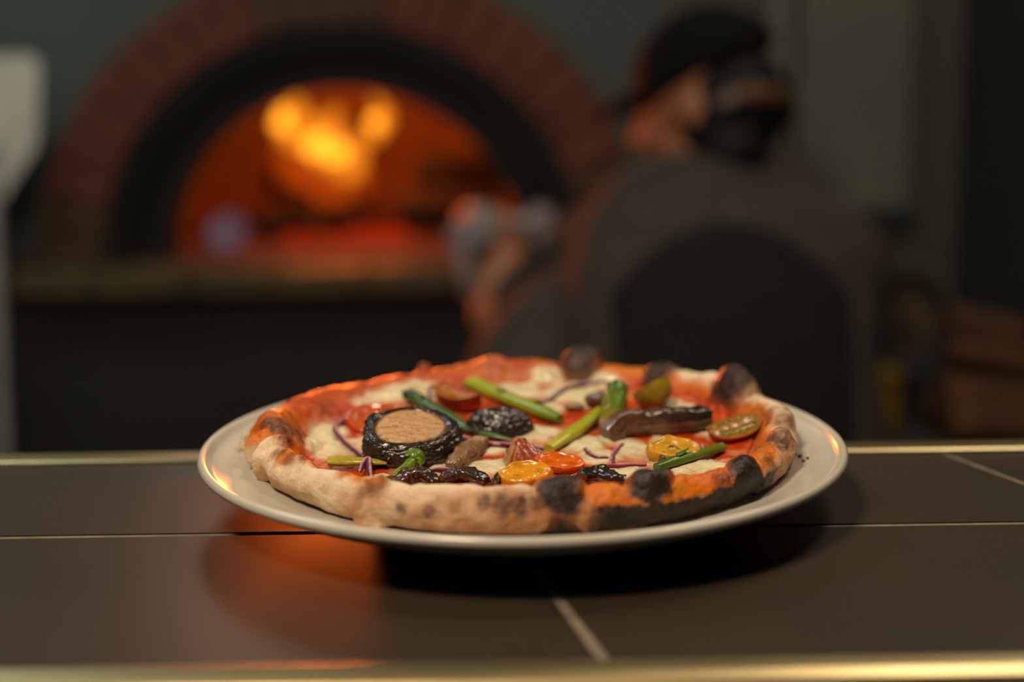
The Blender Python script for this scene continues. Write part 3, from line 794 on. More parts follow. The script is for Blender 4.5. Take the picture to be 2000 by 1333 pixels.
def rotm(rx=0, ry=0, rz=0): return np.array(Euler((rx * D2, ry * D2, rz * D2)).to_matrix())

# --- the big shiitake lying stem side up
def shiitake():
    c = P(800, 877, ZP + TH_ + 0.0055)
    t = thing('shiitake_mushroom', 'large black roasted mushroom cap lying with its round tan stem cut facing up', 'mushroom', tuple(c))
    pr = catmull(np.array([(.0166, .0124), (.0176, .0136), (.0190, .0143), (.0212, .0136), (.0232, .0108), (.0242, .0060), (.0234, .0010), (.0205, -.0030), (.012, -.0045), (.0005, -.0045)]), 90)
    V, Fc, s, a = lathe_arrays(pr, 260)
    N = vnormals(V, Fc)
    q = np.stack([np.cos(a) * 1.5, np.sin(a) * 1.5, s * 15 + 1.2 * np.cos(a + .6)], 1)
    w = noise(q + 0.9 * noise(np.stack([np.cos(a), np.sin(a), s], 1), 4, 2, 61)[:, None], 1.0, 2, 60)
    side = sst(0.20, 0.42, s)
    V = V + N * ((-np.abs(w) * 0.0028 + 0.0009) * side + 0.0007 * noise(np.stack([np.cos(a), np.sin(a), s * 3], 1), 3.5, 3, 62))[:, None]
    k = 1 + 0.045 * np.sin(2 * a + 0.6) + 0.03 * np.sin(3 * a + 2); k = k + (0.05 * np.cos(a) - 0.085 * np.sin(a) + 0.03 * np.sin(5 * a + 1)) * sst(0.08, 0.3, s); V[:, 0] *= k; V[:, 1] *= k
    lob = np.exp(-((((a - 2.75 + np.pi) % (2 * np.pi)) - np.pi) / 0.35) ** 2) * sst(0.1, 0.3, s); V += np.stack([np.cos(a), np.sin(a), 0.3 * np.ones_like(a)], 1) * (0.0028 * lob)[:, None]
    colr = mix(np.tile((.012, .009, .009), (len(V), 1)), np.array((.075, .040, .028)), np.clip(0.25 + 1.3 * w, 0, 1) * 0.55)
    colr = mix(colr, np.array((.20, .085, .045)), 1 - sst(0.02, 0.10, s))
    fr = np.array([(.0167, .0123), (.0160, .0131), (.0145, .0138), (.011, .0142), (.007, .0144), (.003, .0145), (.0004, .0145)])
    Vf, Ff, sf, af = lathe_arrays(catmull(fr, 40), 90)
    kk = 1 + 0.045 * np.sin(2 * af + 0.6) + 0.03 * np.sin(3 * af + 2)
    nf = noise(Vf * np.array([1, 3.2, 1]), 210, 3, 63); nf2 = noise(Vf, 700, 2, 64)
    Vf[:, 0] *= kk; Vf[:, 1] *= kk
    Vf[:, 2] += 0.00045 * nf + 0.0002 * nf2 + 0.0006 * noise(Vf, 80, 2, 65)
    cf = mix(np.tile((.52, .315, .150), (len(Vf), 1)), np.array((.36, .175, .068)), np.clip(0.2 + 1.6 * nf + nf2, 0, 1))
    cf = mix(cf, np.array((.30, .11, .045)), 1 - sst(0.0, 0.16, sf + 0.05 * nf))
    cf = mix(cf, np.array((.03, .016, .01)), (nf2 + 0.6 * nf > 0.52) * 0.6)
    R = rotm(17, 3, 0)
    solid('cap', V @ R.T + c, Fc, colr, 'mushroom_skin', t)
    solid('stem', Vf @ R.T + c, Ff, cf, 'mushroom_flesh', t)
shiitake()

# --- black domed cap behind it
def dome_cap():
    c = P(974, 842, ZP + TH_ + 0.005)
    t = thing('shiitake_mushroom', 'glossy black wrinkled mushroom cap with its dome up behind the cut one', 'mushroom', tuple(c))
    V, Fc = blob(150, 70)
    ox = V.copy()
    V = V * np.array([.0192, .0130, .0128])
    V[:, 2] = np.where(V[:, 2] < 0, V[:, 2] * 0.25, V[:, 2])
    V[:, 2] *= 1 + 0.16 * ox[:, 0] * (ox[:, 0] > 0) - 0.30 * (ox[:, 0] < -0.4) * (-ox[:, 0] - 0.4)
    w = noise(ox * np.array([1.2, 2.6, 3.0]), 1.7, 3, 70); w2 = noise(ox, 9, 3, 71)
    V += ox * (-np.abs(w) * 0.0030 + 0.0005 * w2)[:, None]
    V[:, 0] *= 1 + 0.10 * noise(ox, 1.4, 2, 72)
    colr = mix(np.tile((.014, .011, .012), (len(V), 1)), np.array((.085, .045, .030)), np.clip(0.1 + 1.4 * w2, 0, 1) * 0.6)
    V = V @ rotm(0, 5, -6).T
    solid('cap', V + c, Fc, colr, 'mushroom_skin', t)
    r = np.array([(.0005, -.0026), (.008, -.0028), (.0125, -.0024)])
    Vg, Fg, s, a = lathe_arrays(r, 40); Vg[:, 1] *= 0.72
    solid('gills', Vg + c, Fg[:, ::-1], np.tile((.16, .09, .05), (len(Vg), 1)), 'mushroom_flesh', t)
dome_cap()

# --- asparagus
GR_D = np.array((.030, .090, .010)); GR_M = np.array((.105, .205, .013)); GR_Y = np.array((.36, .36, .028)); GR_L = np.array((.26, .36, .020))
def stalk(label, pix, rad, c0, c1, cut=(True, True), dzs=None, flat=1.0, seed=0, cutcol=(.50, .47, .16), oblique=0.0, taper=0.0, M_=20, n=60, rough=1.0):
    z0 = dzs if dzs is not None else [rad * 0.8] * len(pix)
    pts = np.array([up(x, y, d) for (x, y), d in zip(pix, z0)])
    path = catmull(pts, n)
    t = thing('asparagus_piece', label, 'asparagus', tuple(pts.mean(0)))
    ss = np.linspace(0, 1, n)
    rr = rad * (1 + 0.08 * np.sin(ss * 9 + seed)) * (0.90 + 0.10 * np.sin(np.pi * ss)) * (1 - taper * ss ** 3)
    V, Fc, s, a = tube_arrays(path, rr, rr * flat, M_)
    if oblique:
        T = path[1] - path[0]; T /= np.linalg.norm(T)
        V = V + T * (np.where(s < 0.3, (1 - s / 0.3), 0) * np.sin(a) * oblique)[:, None]
    nz = noise(V, 230, 3, seed + 80); nz2 = noise(np.stack([np.cos(a) * 5, np.sin(a) * 5, s * 2.2], 1), 1, 2, seed + 81)
    ctr = path[np.minimum((s * (n - 1) + .5).astype(int), n - 1)]
    d = V - ctr
    V = ctr + d * (1 + rough * (0.10 * nz2 + 0.06 * nz))[:, None]
    col_ = mix(np.tile(c0, (len(V), 1)), np.array(c1), np.clip(s + 0.25 * nz, 0, 1))
    col_ = mix(col_, np.array(c0) * 0.45, np.clip(1.4 * nz2 - 0.2, 0, 0.7))
    nb = (n - 1) * M_
    solid('stalk', V, Fc[:nb], col_, 'topping', t)
    for e, f, on in ((0, Fc[nb], cut[0]), (1, Fc[nb + 1], cut[1])):
        ring = V[list(f)]; cen = ring.mean(0)
        k = len(f); in_ = cen + (ring - cen) * 0.72
        VV = np.vstack([ring, in_, cen[None]])
        FF = [(i, (i + 1) % k, k + (i + 1) % k, k + i) for i in range(k)] + [(k + i, k + (i + 1) % k, 2 * k) for i in range(k)]
        cc_ = np.vstack([np.tile(np.array(cutcol) * (0.55, 0.8, 0.5), (k, 1)), np.tile(cutcol, (k + 1, 1))]) if on else np.tile(c0 if e == 0 else c1, (2 * k + 1, 1))
        solid('cut_end', VV, FF, cc_, 'wet', t, False)
    return t, path, rr
def bract(t, path, rr, s0, side, ln, wd, colr, seed=0, tilt=0.3):
    """one small pointed scale leaf lying on a stalk"""
    i = int(s0 * (len(path) - 1)); j = min(i + 3, len(path) - 1)
    T = path[j] - path[max(i - 3, 0)]; T /= np.linalg.norm(T)
    X = np.cross(T, (0, 0, 1)); X /= np.linalg.norm(X); Z = np.cross(X, T)
    nrm = math.cos(side) * X + math.sin(side) * Z; tg = np.cross(T, nrm)
    o = path[i] + nrm * rr[i] * 0.92
    V = []
    for u in np.linspace(0, 1, 7):
        w = wd * math.sin(math.pi * min(1, 0.25 + 0.75 * u)) * (1 - u ** 3)
        for v in (-1, -.5, 0, .5, 1):
            V.append(o + T * ln * u + tg * w * v + nrm * (0.0006 + tilt * ln * u * u * 0.5 - 0.35 * wd * v * v * (1 - u)))
    Fc = [(r * 5 + k, r * 5 + k + 1, r * 5 + k + 6, r * 5 + k + 5) for r in range(6) for k in range(4)]
    V = np.array(V); n0 = len(V)
    V2 = np.vstack([V, V - nrm * 0.0004]); F2 = Fc + [tuple(n0 + q for q in reversed(f)) for f in Fc]
    solid('scale_leaf', V2, F2, np.tile(colr, (len(V2), 1)), 'topping', t)

t1, p1, r1 = stalk('long light green asparagus spear lying behind the domed black mushroom', [(918, 752), (985, 782), (1050, 808), (1094, 826)], .0050, (.36, .42, .020), (.13, .22, .010), cut=(True, False), taper=.35, flat=0.8, seed=1, oblique=.0042, cutcol=(.40, .42, .05))
bract(t1, p1, r1, .30, 1.2, .010, .0020, (.15, .27, .012)); bract(t1, p1, r1, .62, 2.0, .011, .0022, (.075, .16, .010))
t2, p2, r2 = stalk('dark green asparagus tip running under the domed mushroom from a pointed head', [(797, 780), (830, 795), (870, 815), (912, 838), (955, 851), (1000, 859)], .0042, (.030, .085, .010), (.085, .17, .050), cut=(False, False), taper=.75, flat=0.62, seed=2, dzs=[.0042, .0042, .0036, .0030, .0025, .0018])
for k in range(14):
    bract(t2, p2, r2 * min(1, .45 + k * .06), 0.36 - 0.025 * k if k < 14 else 0, 0.5 + (k * 1.3) % 2.2, -.0070, .0024, ((.016, .05, .006), (.075, .16, .012), (.035, .10, .010))[k % 3], tilt=.22)
t3, p3, r3 = stalk('yellow green bent asparagus stalk leaning down from the upright stub', [(1072, 878), (1100, 862), (1135, 840), (1172, 815)], .0040, (.46, .42, .03), (.32, .36, .016), flat=0.7, cut=(False, True), seed=3, cutcol=(.5, .5, .12), dzs=[.002, .003, .0040, .0055])
t4, p4, r4 = stalk('short dark green asparagus stub, round cut end facing forward', [(1197, 838), (1201, 822), (1206, 806)], .0064, (.105, .165, .005), (.070, .14, .006), seed=4, cutcol=(.48, .46, .06), dzs=[.0095, .0125, .0150], n=40, M_=28)
bract(t4, p4, r4, .30, 0.9, .009, .0030, (.11, .21, .012)); bract(t4, p4, r4, .22, 2.3, .010, .0032, (.035, .10, .008))
t5, p5, r5 = stalk('thin dark green asparagus strip along the right front crust', [(1282, 916), (1320, 903), (1365, 889), (1410, 876)], .0030, (.045, .10, .006), (.115, .19, .008), flat=0.8, cut=(False, False), seed=5)
bract(t5, p5, r5, .35, 1.6, .010, .0020, (.06, .15, .01))
t6, p6, r6 = stalk('olive green flat asparagus strip by the left front crust', [(640, 908), (680, 908), (720, 909), (756, 912)], .0044, (.36, .33, .020), (.30, .24, .010), flat=0.5, taper=.75, seed=6, cutcol=(.52, .48, .20))
t7, p7, r7 = stalk('bright green bumpy asparagus tip below the big mushroom', [(770, 937), (786, 927), (804, 916), (815, 909)], .0030, (.16, .24, .012), (.11, .20, .006), cut=(True, False), seed=7, dzs=[.002, .003, .0045, .0055])
bv, bf = blob(40, 26); q7 = p7[50]; ax7 = p7[55] - p7[35]; ax7 /= np.linalg.norm(ax7)
bv = bv * np.array([.0052, .0048, .0050]) * (1 + 0.10 * noise(bv, 5, 2, 77))[:, None]
solid('bud', bv + q7 + np.array([0, 0, .0008]), bf, mix(np.tile((.12, .21, .006), (len(bv), 1)), np.array((.05, .11, .004)), np.clip(.4 + 1.4 * noise(bv, 600, 2, 78), 0, 1)), 'topping', t7)
r7 = np.full(60, .0046)
for k in range(18):
    bract(t7, p7, r7 * (1.0 if k < 9 else .75), 0.62 + 0.018 * (k % 18), (k * 2.2) % 6.28, .0034, .0022, (.17 + .03 * (k % 3), .27 + .03 * (k % 2), .010), tilt=.02)
t8, p8, r8 = stalk('tiny green asparagus scrap behind the orange tomato', [(1046, 906), (1060, 911), (1076, 917)], .0019, (.15, .30, .02), (.12, .25, .02), flat=0.6, seed=8, n=24, M_=12)

# --- tomatoes: a wedge has skin, cut flesh and a seedy pulp pocket
def wedge(label, px, py, L_, W_, H_, rot, skinc, fleshc, pulpc, name='tomato_wedge', dz=0.0, span=100, seed=0, seeds=6, cat='tomato'):
    c = up(px, py, dz)
    t = thing(name, label, cat, tuple(c))
    R = rotm(*rot)
    nu, nv = 44, 26
    uu = np.linspace(0.02, np.pi - 0.02, nu); vv = np.linspace(-span / 2, span / 2, nv) * D2
    U, Vv = np.meshgrid(uu, vv, indexing='ij')
    prof_ = np.sin(U) ** 0.72
    S_ = np.stack([-np.cos(U) * L_ / 2, prof_ * np.sin(Vv) * W_, -prof_ * np.cos(Vv) * H_], -1).reshape(-1, 3)
    nz = noise(S_, 120, 3, seed + 90); nz2 = noise(S_, 420, 2, seed + 91)
    S_ = S_ * (1 + 0.05 * nz)[:, None]
    idx = np.arange(nu * nv).reshape(nu, nv)
    Fs = np.stack([idx[:-1, :-1], idx[:-1, 1:], idx[1:, 1:], idx[1:, :-1]], -1).reshape(-1, 4)
    cs = mix(np.tile(skinc, (len(S_), 1)), np.array(skinc) * 0.55, np.clip(0.3 + 1.6 * nz, 0, 1))
    solid('skin', S_ @ R.T + c, Fs, cs, 'topping', t)
    # two cut faces meeting along the core line
    for sgn, e in ((-1, 0), (1, nv - 1)):
        edge = S_.reshape(nu, nv, 3)[:, e]
        core = np.stack([edge[:, 0] * 0.92, np.zeros(nu), np.full(nu, -0.02 * H_)], 1)
        m = 14; w = np.linspace(0, 1, m)[None, :, None]
        G = edge[:, None] * (1 - w) + core[:, None] * w
        nrm = np.array([0, sgn * math.cos(span / 2 * D2), math.sin(span / 2 * D2)])
        uq = np.linspace(0, 1, nu)[:, None]; wq = np.linspace(0, 1, m)[None, :]
        pocket = np.exp(-(((wq - 0.45) / 0.22) ** 2)) * sst(0.12, 0.3, uq) * (1 - sst(0.7, 0.9, uq))
        G = (G - nrm * (0.0011 * pocket)[:, :, None]).reshape(-1, 3)
        g_n = noise(G, 300, 3, seed + 95)
        G = G + nrm * (0.0003 * g_n)[:, None]
        idg = np.arange(nu * m).reshape(nu, m)
        Fg = np.stack([idg[:-1, :-1], idg[1:, :-1], idg[1:, 1:], idg[:-1, 1:]], -1).reshape(-1, 4)
        cg = mix(np.tile(fleshc, (len(G), 1)), np.array(pulpc), np.clip(pocket.ravel() * 1.1 + 0.4 * g_n, 0, 1))
        solid('cut_face', G @ R.T + c, Fg if sgn < 0 else Fg[:, ::-1], cg, 'wet', t)
        rs = np.random.RandomState(seed * 3 + e)
        for k in range(seeds):
            i = int(rs.uniform(.2, .8) * nu); j = int(rs.uniform(.25, .6) * m)
            q = G.reshape(nu, m, 3)[i, j] + nrm * 0.0004
            bv, bf = blob(10, 7)
            bv = bv * np.array([.0012, .0008, .0006]) @ rotm(0, 0, rs.uniform(0, 180)).T
            solid('seed', (bv + q) @ R.T + c, bf, np.tile(np.array(pulpc) * 1.5, (len(bv), 1)), 'wet', t)
    return t
RED = (.34, .030, .010); REDF = (.42, .065, .016)
wedge('red tomato wedge, cut side up, leaning on the domed black mushroom', 902, 788, .033, .0135, .0150, (-26, 4, -52), RED, (.34, .075, .014), (.34, .14, .012), dz=.0115, span=105, seed=1, seeds=9)
wedge('olive yellow tomato wedge beside the asparagus stub', 1268, 784, .022, .0130, .0150, (-62, -24, 14), (.30, .20, .016), (.36, .25, .035), (.26, .21, .018), dz=.0105, span=115, seed=2, seeds=4)
def chunk(label, pts, skinc, fleshc, seed=0):
    pts = np.array(pts); c0_ = pts.mean(0)
    bm = bmesh.new()
    for p in pts: bm.verts.new(p)
    bmesh.ops.convex_hull(bm, input=bm.verts[:])
    bmesh.ops.bevel(bm, geom=bm.edges[:], offset=0.0012, segments=2, affect='EDGES', clamp_overlap=True)
    bmesh.ops.triangulate(bm, faces=bm.faces[:])
    bmesh.ops.subdivide_edges(bm, edges=bm.edges[:], cuts=4, use_grid_fill=True, smooth=0.0)
    bm.normal_update()
    V = np.array([v.co[:] for v in bm.verts]); N = np.array([v.normal[:] for v in bm.verts]); Fq = [tuple(v.index for v in f.verts) for f in bm.faces]; fn = np.array([f.normal[:] for f in bm.faces])
    bm.free()
    nz = noise(V, 170, 3, seed); nz2 = noise(V, 500, 2, seed + 1)
    V = V + N * (0.0009 * nz + 0.0003 * nz2)[:, None]
    t = thing('tomato_wedge', label, 'tomato', tuple(c0_ - np.array([0, 0, .005])))
    isf = fn[:, 0] < -0.15
    solid('cut_face', V, [f for f, q in zip(Fq, isf) if q], mix(np.tile(fleshc, (len(V), 1)), np.array(fleshc) * 0.5, np.clip(0.3 + 1.6 * nz, 0, 1)), 'wet', t)
    solid('skin', V, [f for f, q in zip(Fq, isf) if not q], mix(np.tile(skinc, (len(V), 1)), np.array(skinc) * 0.5, np.clip(0.3 + 1.8 * nz, 0, 1)), 'wet', t)
chunk('brown red tomato wedge standing in the middle behind the orange tomato', [up(980, 890, .000), up(994, 912, -.001), up(1020, 915, -.001), up(1074, 905, -.001), up(1044, 880, .001), up(1012, 900, .0135), up(1022, 897, .0135), up(1050, 900, .0075), up(992, 898, .0085)], (.30, .055, .016), (.42, .22, .085), 3)
wedge('red tomato wedge with olive seed pulp at the right crust', 1432, 846, .029, .0115, .0100, (10, -12, 22), (.40, .055, .010), (.30, .12, .020), (.17, .13, .012), dz=.0078, span=140, seed=4, seeds=12)
# flat slices: rim of skin round a wet face
def tslice(label, px, py, rx, ry, th, rot, skinc, fleshc, dz=.001, seed=0, half=False, name='tomato_slice'):
    c = up(px, py, dz)
    t = thing(name, label, 'tomato', tuple(c))
    pr = catmull(np.array([(1.0, -.5), (1.04, 0), (.99, .42), (.93, .52)]), 12); pr[:, 1] *= th
    V, Fc, s, a = lathe_arrays(pr, 60)
    pf = np.array([(.93, .52), (.86, .56), (.70, .40), (.50, .48), (.25, .40), (.01, .46)]); pf = catmull(pf, 24); pf[:, 1] *= th
    Vf, Ff, sf, af = lathe_arrays(pf, 60)
    out = []
    for X_ in (V, Vf):
        X_ = X_ * np.array([rx, ry, 1]); X_ = X_ * (1 + 0.16 * noise(np.stack([np.arctan2(X_[:, 1], X_[:, 0]) * 1.0, X_[:, 2] * 50, X_[:, 2] * 0], 1), 1.3, 2, seed))[:, None]
        X_[:, 2] += 0.0011 * noise(X_, 130, 3, seed + 3)
        if half: X_[:, 1] = np.where(X_[:, 1] < -0.25 * ry, -0.25 * ry + 0.1 * (X_[:, 1] + 0.25 * ry), X_[:, 1])
        out.append(X_ @ rotm(*rot).T + c)
    n_ = noise(Vf, 3.2, 3, seed + 5)
    solid('skin', out[0], Fc, np.tile(skinc, (len(V), 1)), 'topping', t)
    lobes = np.clip(np.cos(3 * af + seed) * sst(.2, .5, sf) * (1 - sst(.6, .9, sf)), 0, 1)
    solid('flesh', out[1], Ff, mix(mix(np.tile(fleshc, (len(Vf), 1)), np.array(fleshc) * 0.6, lobes * 0.7), np.array(fleshc) * 1.25, np.clip(n_, 0, 1)), 'wet', t)
    return t
tslice('red tomato slice half hidden behind the big black mushroom', 724, 826, .0130, .0110, .0050, (30, -8, 10), (.40, .035, .010), (.46, .085, .022), dz=.0040, seed=11)
tslice('yellow tomato slice lying flat at the right', 1318, 886, .0130, .0105, .0055, (14, 0, 5), (.52, .26, .010), (.55, .285, .016), dz=.0034, seed=12)
tslice('orange tomato half behind the front crust', 1026, 932, .0125, .0085, .0060, (20, -4, 0), (.62, .25, .008), (.64, .27, .010), dz=.0022, seed=13)
tslice('flat red orange tomato slice right of the orange one', 1092, 914, .0120, .0070, .0034, (18, 5, -4), (.60, .085, .004), (.62, .115, .005), dz=.0045, seed=14)

# --- mushroom slices and scraps
def scrap(label, pix, wid, thk, c0, c1, seed=0, dzs=None, curl=0.0, n=50, M_=22, name='mushroom_slice', ruff=1.0, sq=1.0, blunt=0.45, dark=1.0, upv=(0, 0, 1)):
    z0 = dzs if dzs is not None else [thk] * len(pix)
    pts = np.array([up(x, y, d) for (x, y), d in zip(pix, z0)])
    path = catmull(pts, n)
    t = thing(name, label, 'mushroom', tuple(pts.mean(0)))
    ss = np.linspace(0, 1, n)
    env = (np.sin(np.pi * np.clip(0.10 + 0.80 * ss, 0, 1))) ** blunt
    u3_ = np.stack([ss * 6, ss * 0, ss * 0], 1)
    V, Fc, s, a = tube_arrays(path, wid * env * (1 + 0.45 * noise(u3_, 1, 2, seed)), thk * env * (1 + 0.35 * noise(u3_, 1, 2, seed + 9)), M_, up=upv)
    ctr = path[np.minimum((s * (n - 1) + .5).astype(int), n - 1)]
    d = V - ctr
    nz = noise(V, 170, 4, seed + 1); nz2 = noise(np.stack([np.cos(a) * 2.2, np.sin(a) * 2.2, s * 4.5], 1), 1.3, 3, seed + 2)
    d = d * (1 + (1 / sq - 1) * 0.5 * np.abs(np.sin(2 * a)))[:, None]
    V = ctr + d * (1 + ruff * (0.42 * nz2 + 0.30 * nz))[:, None]
    V[:, 2] -= curl * (np.cos(a) ** 2) * env[np.minimum((s * (n - 1)).astype(int), n - 1)]
    col_ = mix(np.tile(c0, (len(V), 1)), np.array(c1), sst(0.35, 0.95, s + 0.18 * nz))
    col_ = mix(col_, np.array((.014, .010, .009)), np.clip(0.9 * nz2 + 0.4 * nz - 0.05, 0, 0.85) * dark)
    top = np.sin(a) > -0.15
    Fq = Fc[:(n - 1) * M_]
    tq = [f for f in Fq if top[f[0]] and top[f[1]]]; bq = [f for f in Fq if not (top[f[0]] and top[f[1]])] + Fc[(n - 1) * M_:]
    solid('skin', V, tq, col_, 'mushroom_skin', t)
    solid('flesh', V, bq, mix(col_, np.array((.20, .11, .055)), np.full(len(V), 0.45)), 'mushroom_flesh', t)
    return t
scrap('long brown mushroom slice with a charred end at the right of the asparagus stub', [(1186, 853), (1215, 845), (1260, 843), (1320, 839), (1384, 831)], .0045, .0058, (.115, .058, .036), (.014, .011, .011), seed=21, dzs=[.0020, .0062, .0066, .0062, .0068], curl=0, ruff=0.55, n=90, M_=36, sq=0.62, blunt=0.2)
scrap('pale brown mushroom stem under the asparagus stub', [(1184, 838), (1192, 828), (1200, 818)], .0050, .0050, (.40, .25, .14), (.34, .20, .10), dark=.2, seed=22, dzs=[.003, .004, .005], ruff=0.4, n=30)
scrap('small brown mushroom scrap in the cheese left of the asparagus stub', [(1146, 790), (1166, 786), (1182, 782)], .0045, .0040, (.13, .075, .045), (.075, .040, .028), seed=23, n=30)
scrap('little tan mushroom piece sunk in the white cheese at the back', [(1106, 796), (1122, 794), (1138, 797)], .0036, .0022, (.28, .17, .09), (.20, .11, .06), dark=.3, seed=24, n=24, ruff=0.5)
scrap('brown mushroom slice with pale stem touching the big mushroom', [(880, 912), (900, 899), (922, 884), (944, 868)], .0046, .0040, (.24, .130, .060), (.36, .21, .10), dark=.45, seed=25, dzs=[.001, .0025, .0035, .004], ruff=0.9, sq=.65)
scrap('thin curled mushroom rim in front of the yellow tomato slice', [(1290, 903), (1300, 892), (1318, 887), (1334, 892)], .0020, .0022, (.10, .050, .028), (.16, .080, .040), seed=26, n=40, dzs=[.002, .0035, .0038, .002])
scrap('black charred mushroom scrap at the front crust right of the orange tomato', [(1138, 942), (1162, 937), (1190, 943), (1222, 944)], .0044, .0028, (.012, .010, .009), (.030, .022, .016), seed=27, dzs=[.004, .0052, .004, .003], sq=.7, blunt=.25)
scrap('dark glossy mushroom piece in the left front crust corner', [(778, 946), (800, 939), (826, 938), (850, 946)], .0040, .0034, (.055, .022, .016), (.028, .014, .012), seed=28, dzs=[.002, .0040, .0040, .002], ruff=1.1, sq=.7)
scrap('dark glossy mushroom strip left of the orange tomato', [(864, 938), (892, 933), (922, 936), (950, 942)], .0040, .0030, (.060, .030, .022), (.022, .014, .012), seed=29, dzs=[.002, .0035, .0035, .002], ruff=1.1, sq=.7)
scrap('reddish brown mushroom flake under the dark piece at the left front', [(750, 940), (765, 945), (782, 950)], .0042, .0024, (.12, .030, .016), (.06, .016, .012), seed=30, n=30, ruff=0.5)
scrap('narrow black mushroom sliver beside the orange tomato', [(962, 948), (970, 938), (976, 930)], .0014, .0022, (.03, .018, .014), (.05, .03, .022), seed=31, n=24)

# --- red onion slivers: purple skin edge and pale flesh
def onion(label, pix, h, seed=0, dzs=None, n=70, thick=.00075, pale=(.55, .30, .32), purple=(.105, .006, .045), h1=None):
    z0 = dzs if dzs is not None else [h * 0.55] * len(pix)
    pts = np.array([up(x, y, d) for (x, y), d in zip(pix, z0)])
    path = catmull(pts, n)
    t = thing('onion_sliver', label, 'onion', tuple(pts.mean(0)))
    ss = np.linspace(0, 1, n); env = (np.sin(np.pi * np.clip(0.06 + 0.88 * ss, 0, 1))) ** 0.5
    h = h * 0.62; thick = thick * 0.8; path[:, 2] -= 0.0006
    T = np.gradient(path, axis=0); X = np.cross(T, (0, 0, 1.0)); X /= np.linalg.norm(X, axis=1)[:, None] + 1e-9
    flip = np.sign((X @ np.array([0, -1.0, 0])).mean()) or 1
    tops = np.array([0, 0, 1.0])
    for nm, off, lift_, cc_, mt in (('flesh', -thick * 0.8, .0003, pale, 'wet'), ('skin', thick * 0.8, 0.0, purple, 'topping')):
        V, Fc, s, a = tube_arrays(path + X * flip * off + tops * lift_, thick * 1.1 * env + .0002, h * env * (0.6 if nm == 'flesh' else 0.55) + .0002, 10)
        V = V + 0.0004 * noise(V, 160, 2, seed)[:, None] * np.array([1, 1, .5])
        nz = noise(V, 260, 2, seed + 3)
        solid(nm, V, Fc, mix(np.tile(cc_, (len(V), 1)), np.array(cc_) * np.array((.55, .4, .6)), np.clip(0.2 + 1.5 * nz, 0, 1)), mt, t)
    return t
onion('bent purple onion sliver on the cheese left of the big mushroom', [(690, 808), (668, 822), (654, 836), (668, 856), (690, 876), (714, 892)], .0030, 41, dzs=[.0040, .0030, .0022, .0018, .0018, .0016])
onion('long purple onion arc running out from the big mushroom under the green spear', [(894, 846), (915, 858), (945, 866), (985, 870), (1025, 870), (1062, 876)], .0034, 42)
onion('purple onion arc at the back beside the cheese', [(1050, 790), (1075, 775), (1105, 757), (1145, 747), (1188, 741)], .0028, 43)
onion('small purple onion loop at the left front crust', [(704, 925), (712, 915), (720, 913), (722, 926), (726, 943)], .0022, 44, dzs=[.003, .0055, .0060, .004, .002])
onion('flat purple onion arc in front of the big mushroom', [(826, 921), (860, 916), (895, 922), (930, 932), (962, 936)], .0030, 45)
onion('red onion sliver behind the charred mushroom scrap', [(1118, 928), (1155, 917), (1200, 908), (1262, 905)], .0026, 46, purple=(.20, .012, .028), pale=(.52, .14, .11))
onion('thin purple onion curl in the middle cheese', [(1142, 870), (1150, 880), (1165, 887), (1188, 890)], .0016, 47)
onion('faint purple onion strip right of the middle cheese', [(1216, 862), (1204, 875), (1196, 890), (1194, 904)], .0020, 48, purple=(.20, .05, .08))
onion('short dark onion curl beside the red tomato wedge', [(838, 782), (838, 772), (846, 765), (856, 768)], .0018, 49, dzs=[.003, .005, .006, .005])
onion('white and purple onion end right of the yellow tomato slice', [(1370, 868), (1376, 874), (1372, 880)], .0030, 50, n=24)
onion('purple onion strip at the bottom of the bent asparagus stalk', [(1040, 872), (1070, 884), (1098, 893)], .0018, 51, n=30)

# --- a yellow crumb on the plate, and the torn crust end
def lump(name, label, cat, c, sc, colr, mt, seed, parent=None, amp=0.3, freq=2.0, nu=40, nv=24, R=None, part='piece'):
    V, Fc = blob(nu, nv); ox = V.copy()
    V = V * np.asarray(sc) * (1 + amp * noise(ox, freq, 4, seed))[:, None]
    if R is not None: V = V @ R.T
    nz = noise(ox, freq * 3, 3, seed + 1)
    cl = mix(np.tile(colr, (len(V), 1)), np.array(colr) * 0.6, np.clip(0.25 + nz, 0, 1))
    if parent is None:
        o = solid(name, V + c, Fc, cl, mt, None); tag(o, label, cat)
        return o
    return solid(part, V + c, Fc, cl, mt, parent)
cpt = P(1176, 1019, ZC + 0.0195)
lump('pepper_crumb', 'small yellow vegetable crumb on the plate under the front crust', 'crumb', cpt, (.0042, .0026, .0022), (.48, .27, .01), 'wet', 5, amp=0.6)
tq = P(493, 876, ZC + 0.0235)
lump('crust', None, None, tq, (.0070, .0080, .0085), (.60, .50, .31), 'mushroom_flesh', 7, pizza, amp=0.45, freq=2.6, nu=90, nv=60, part='torn_crumb')

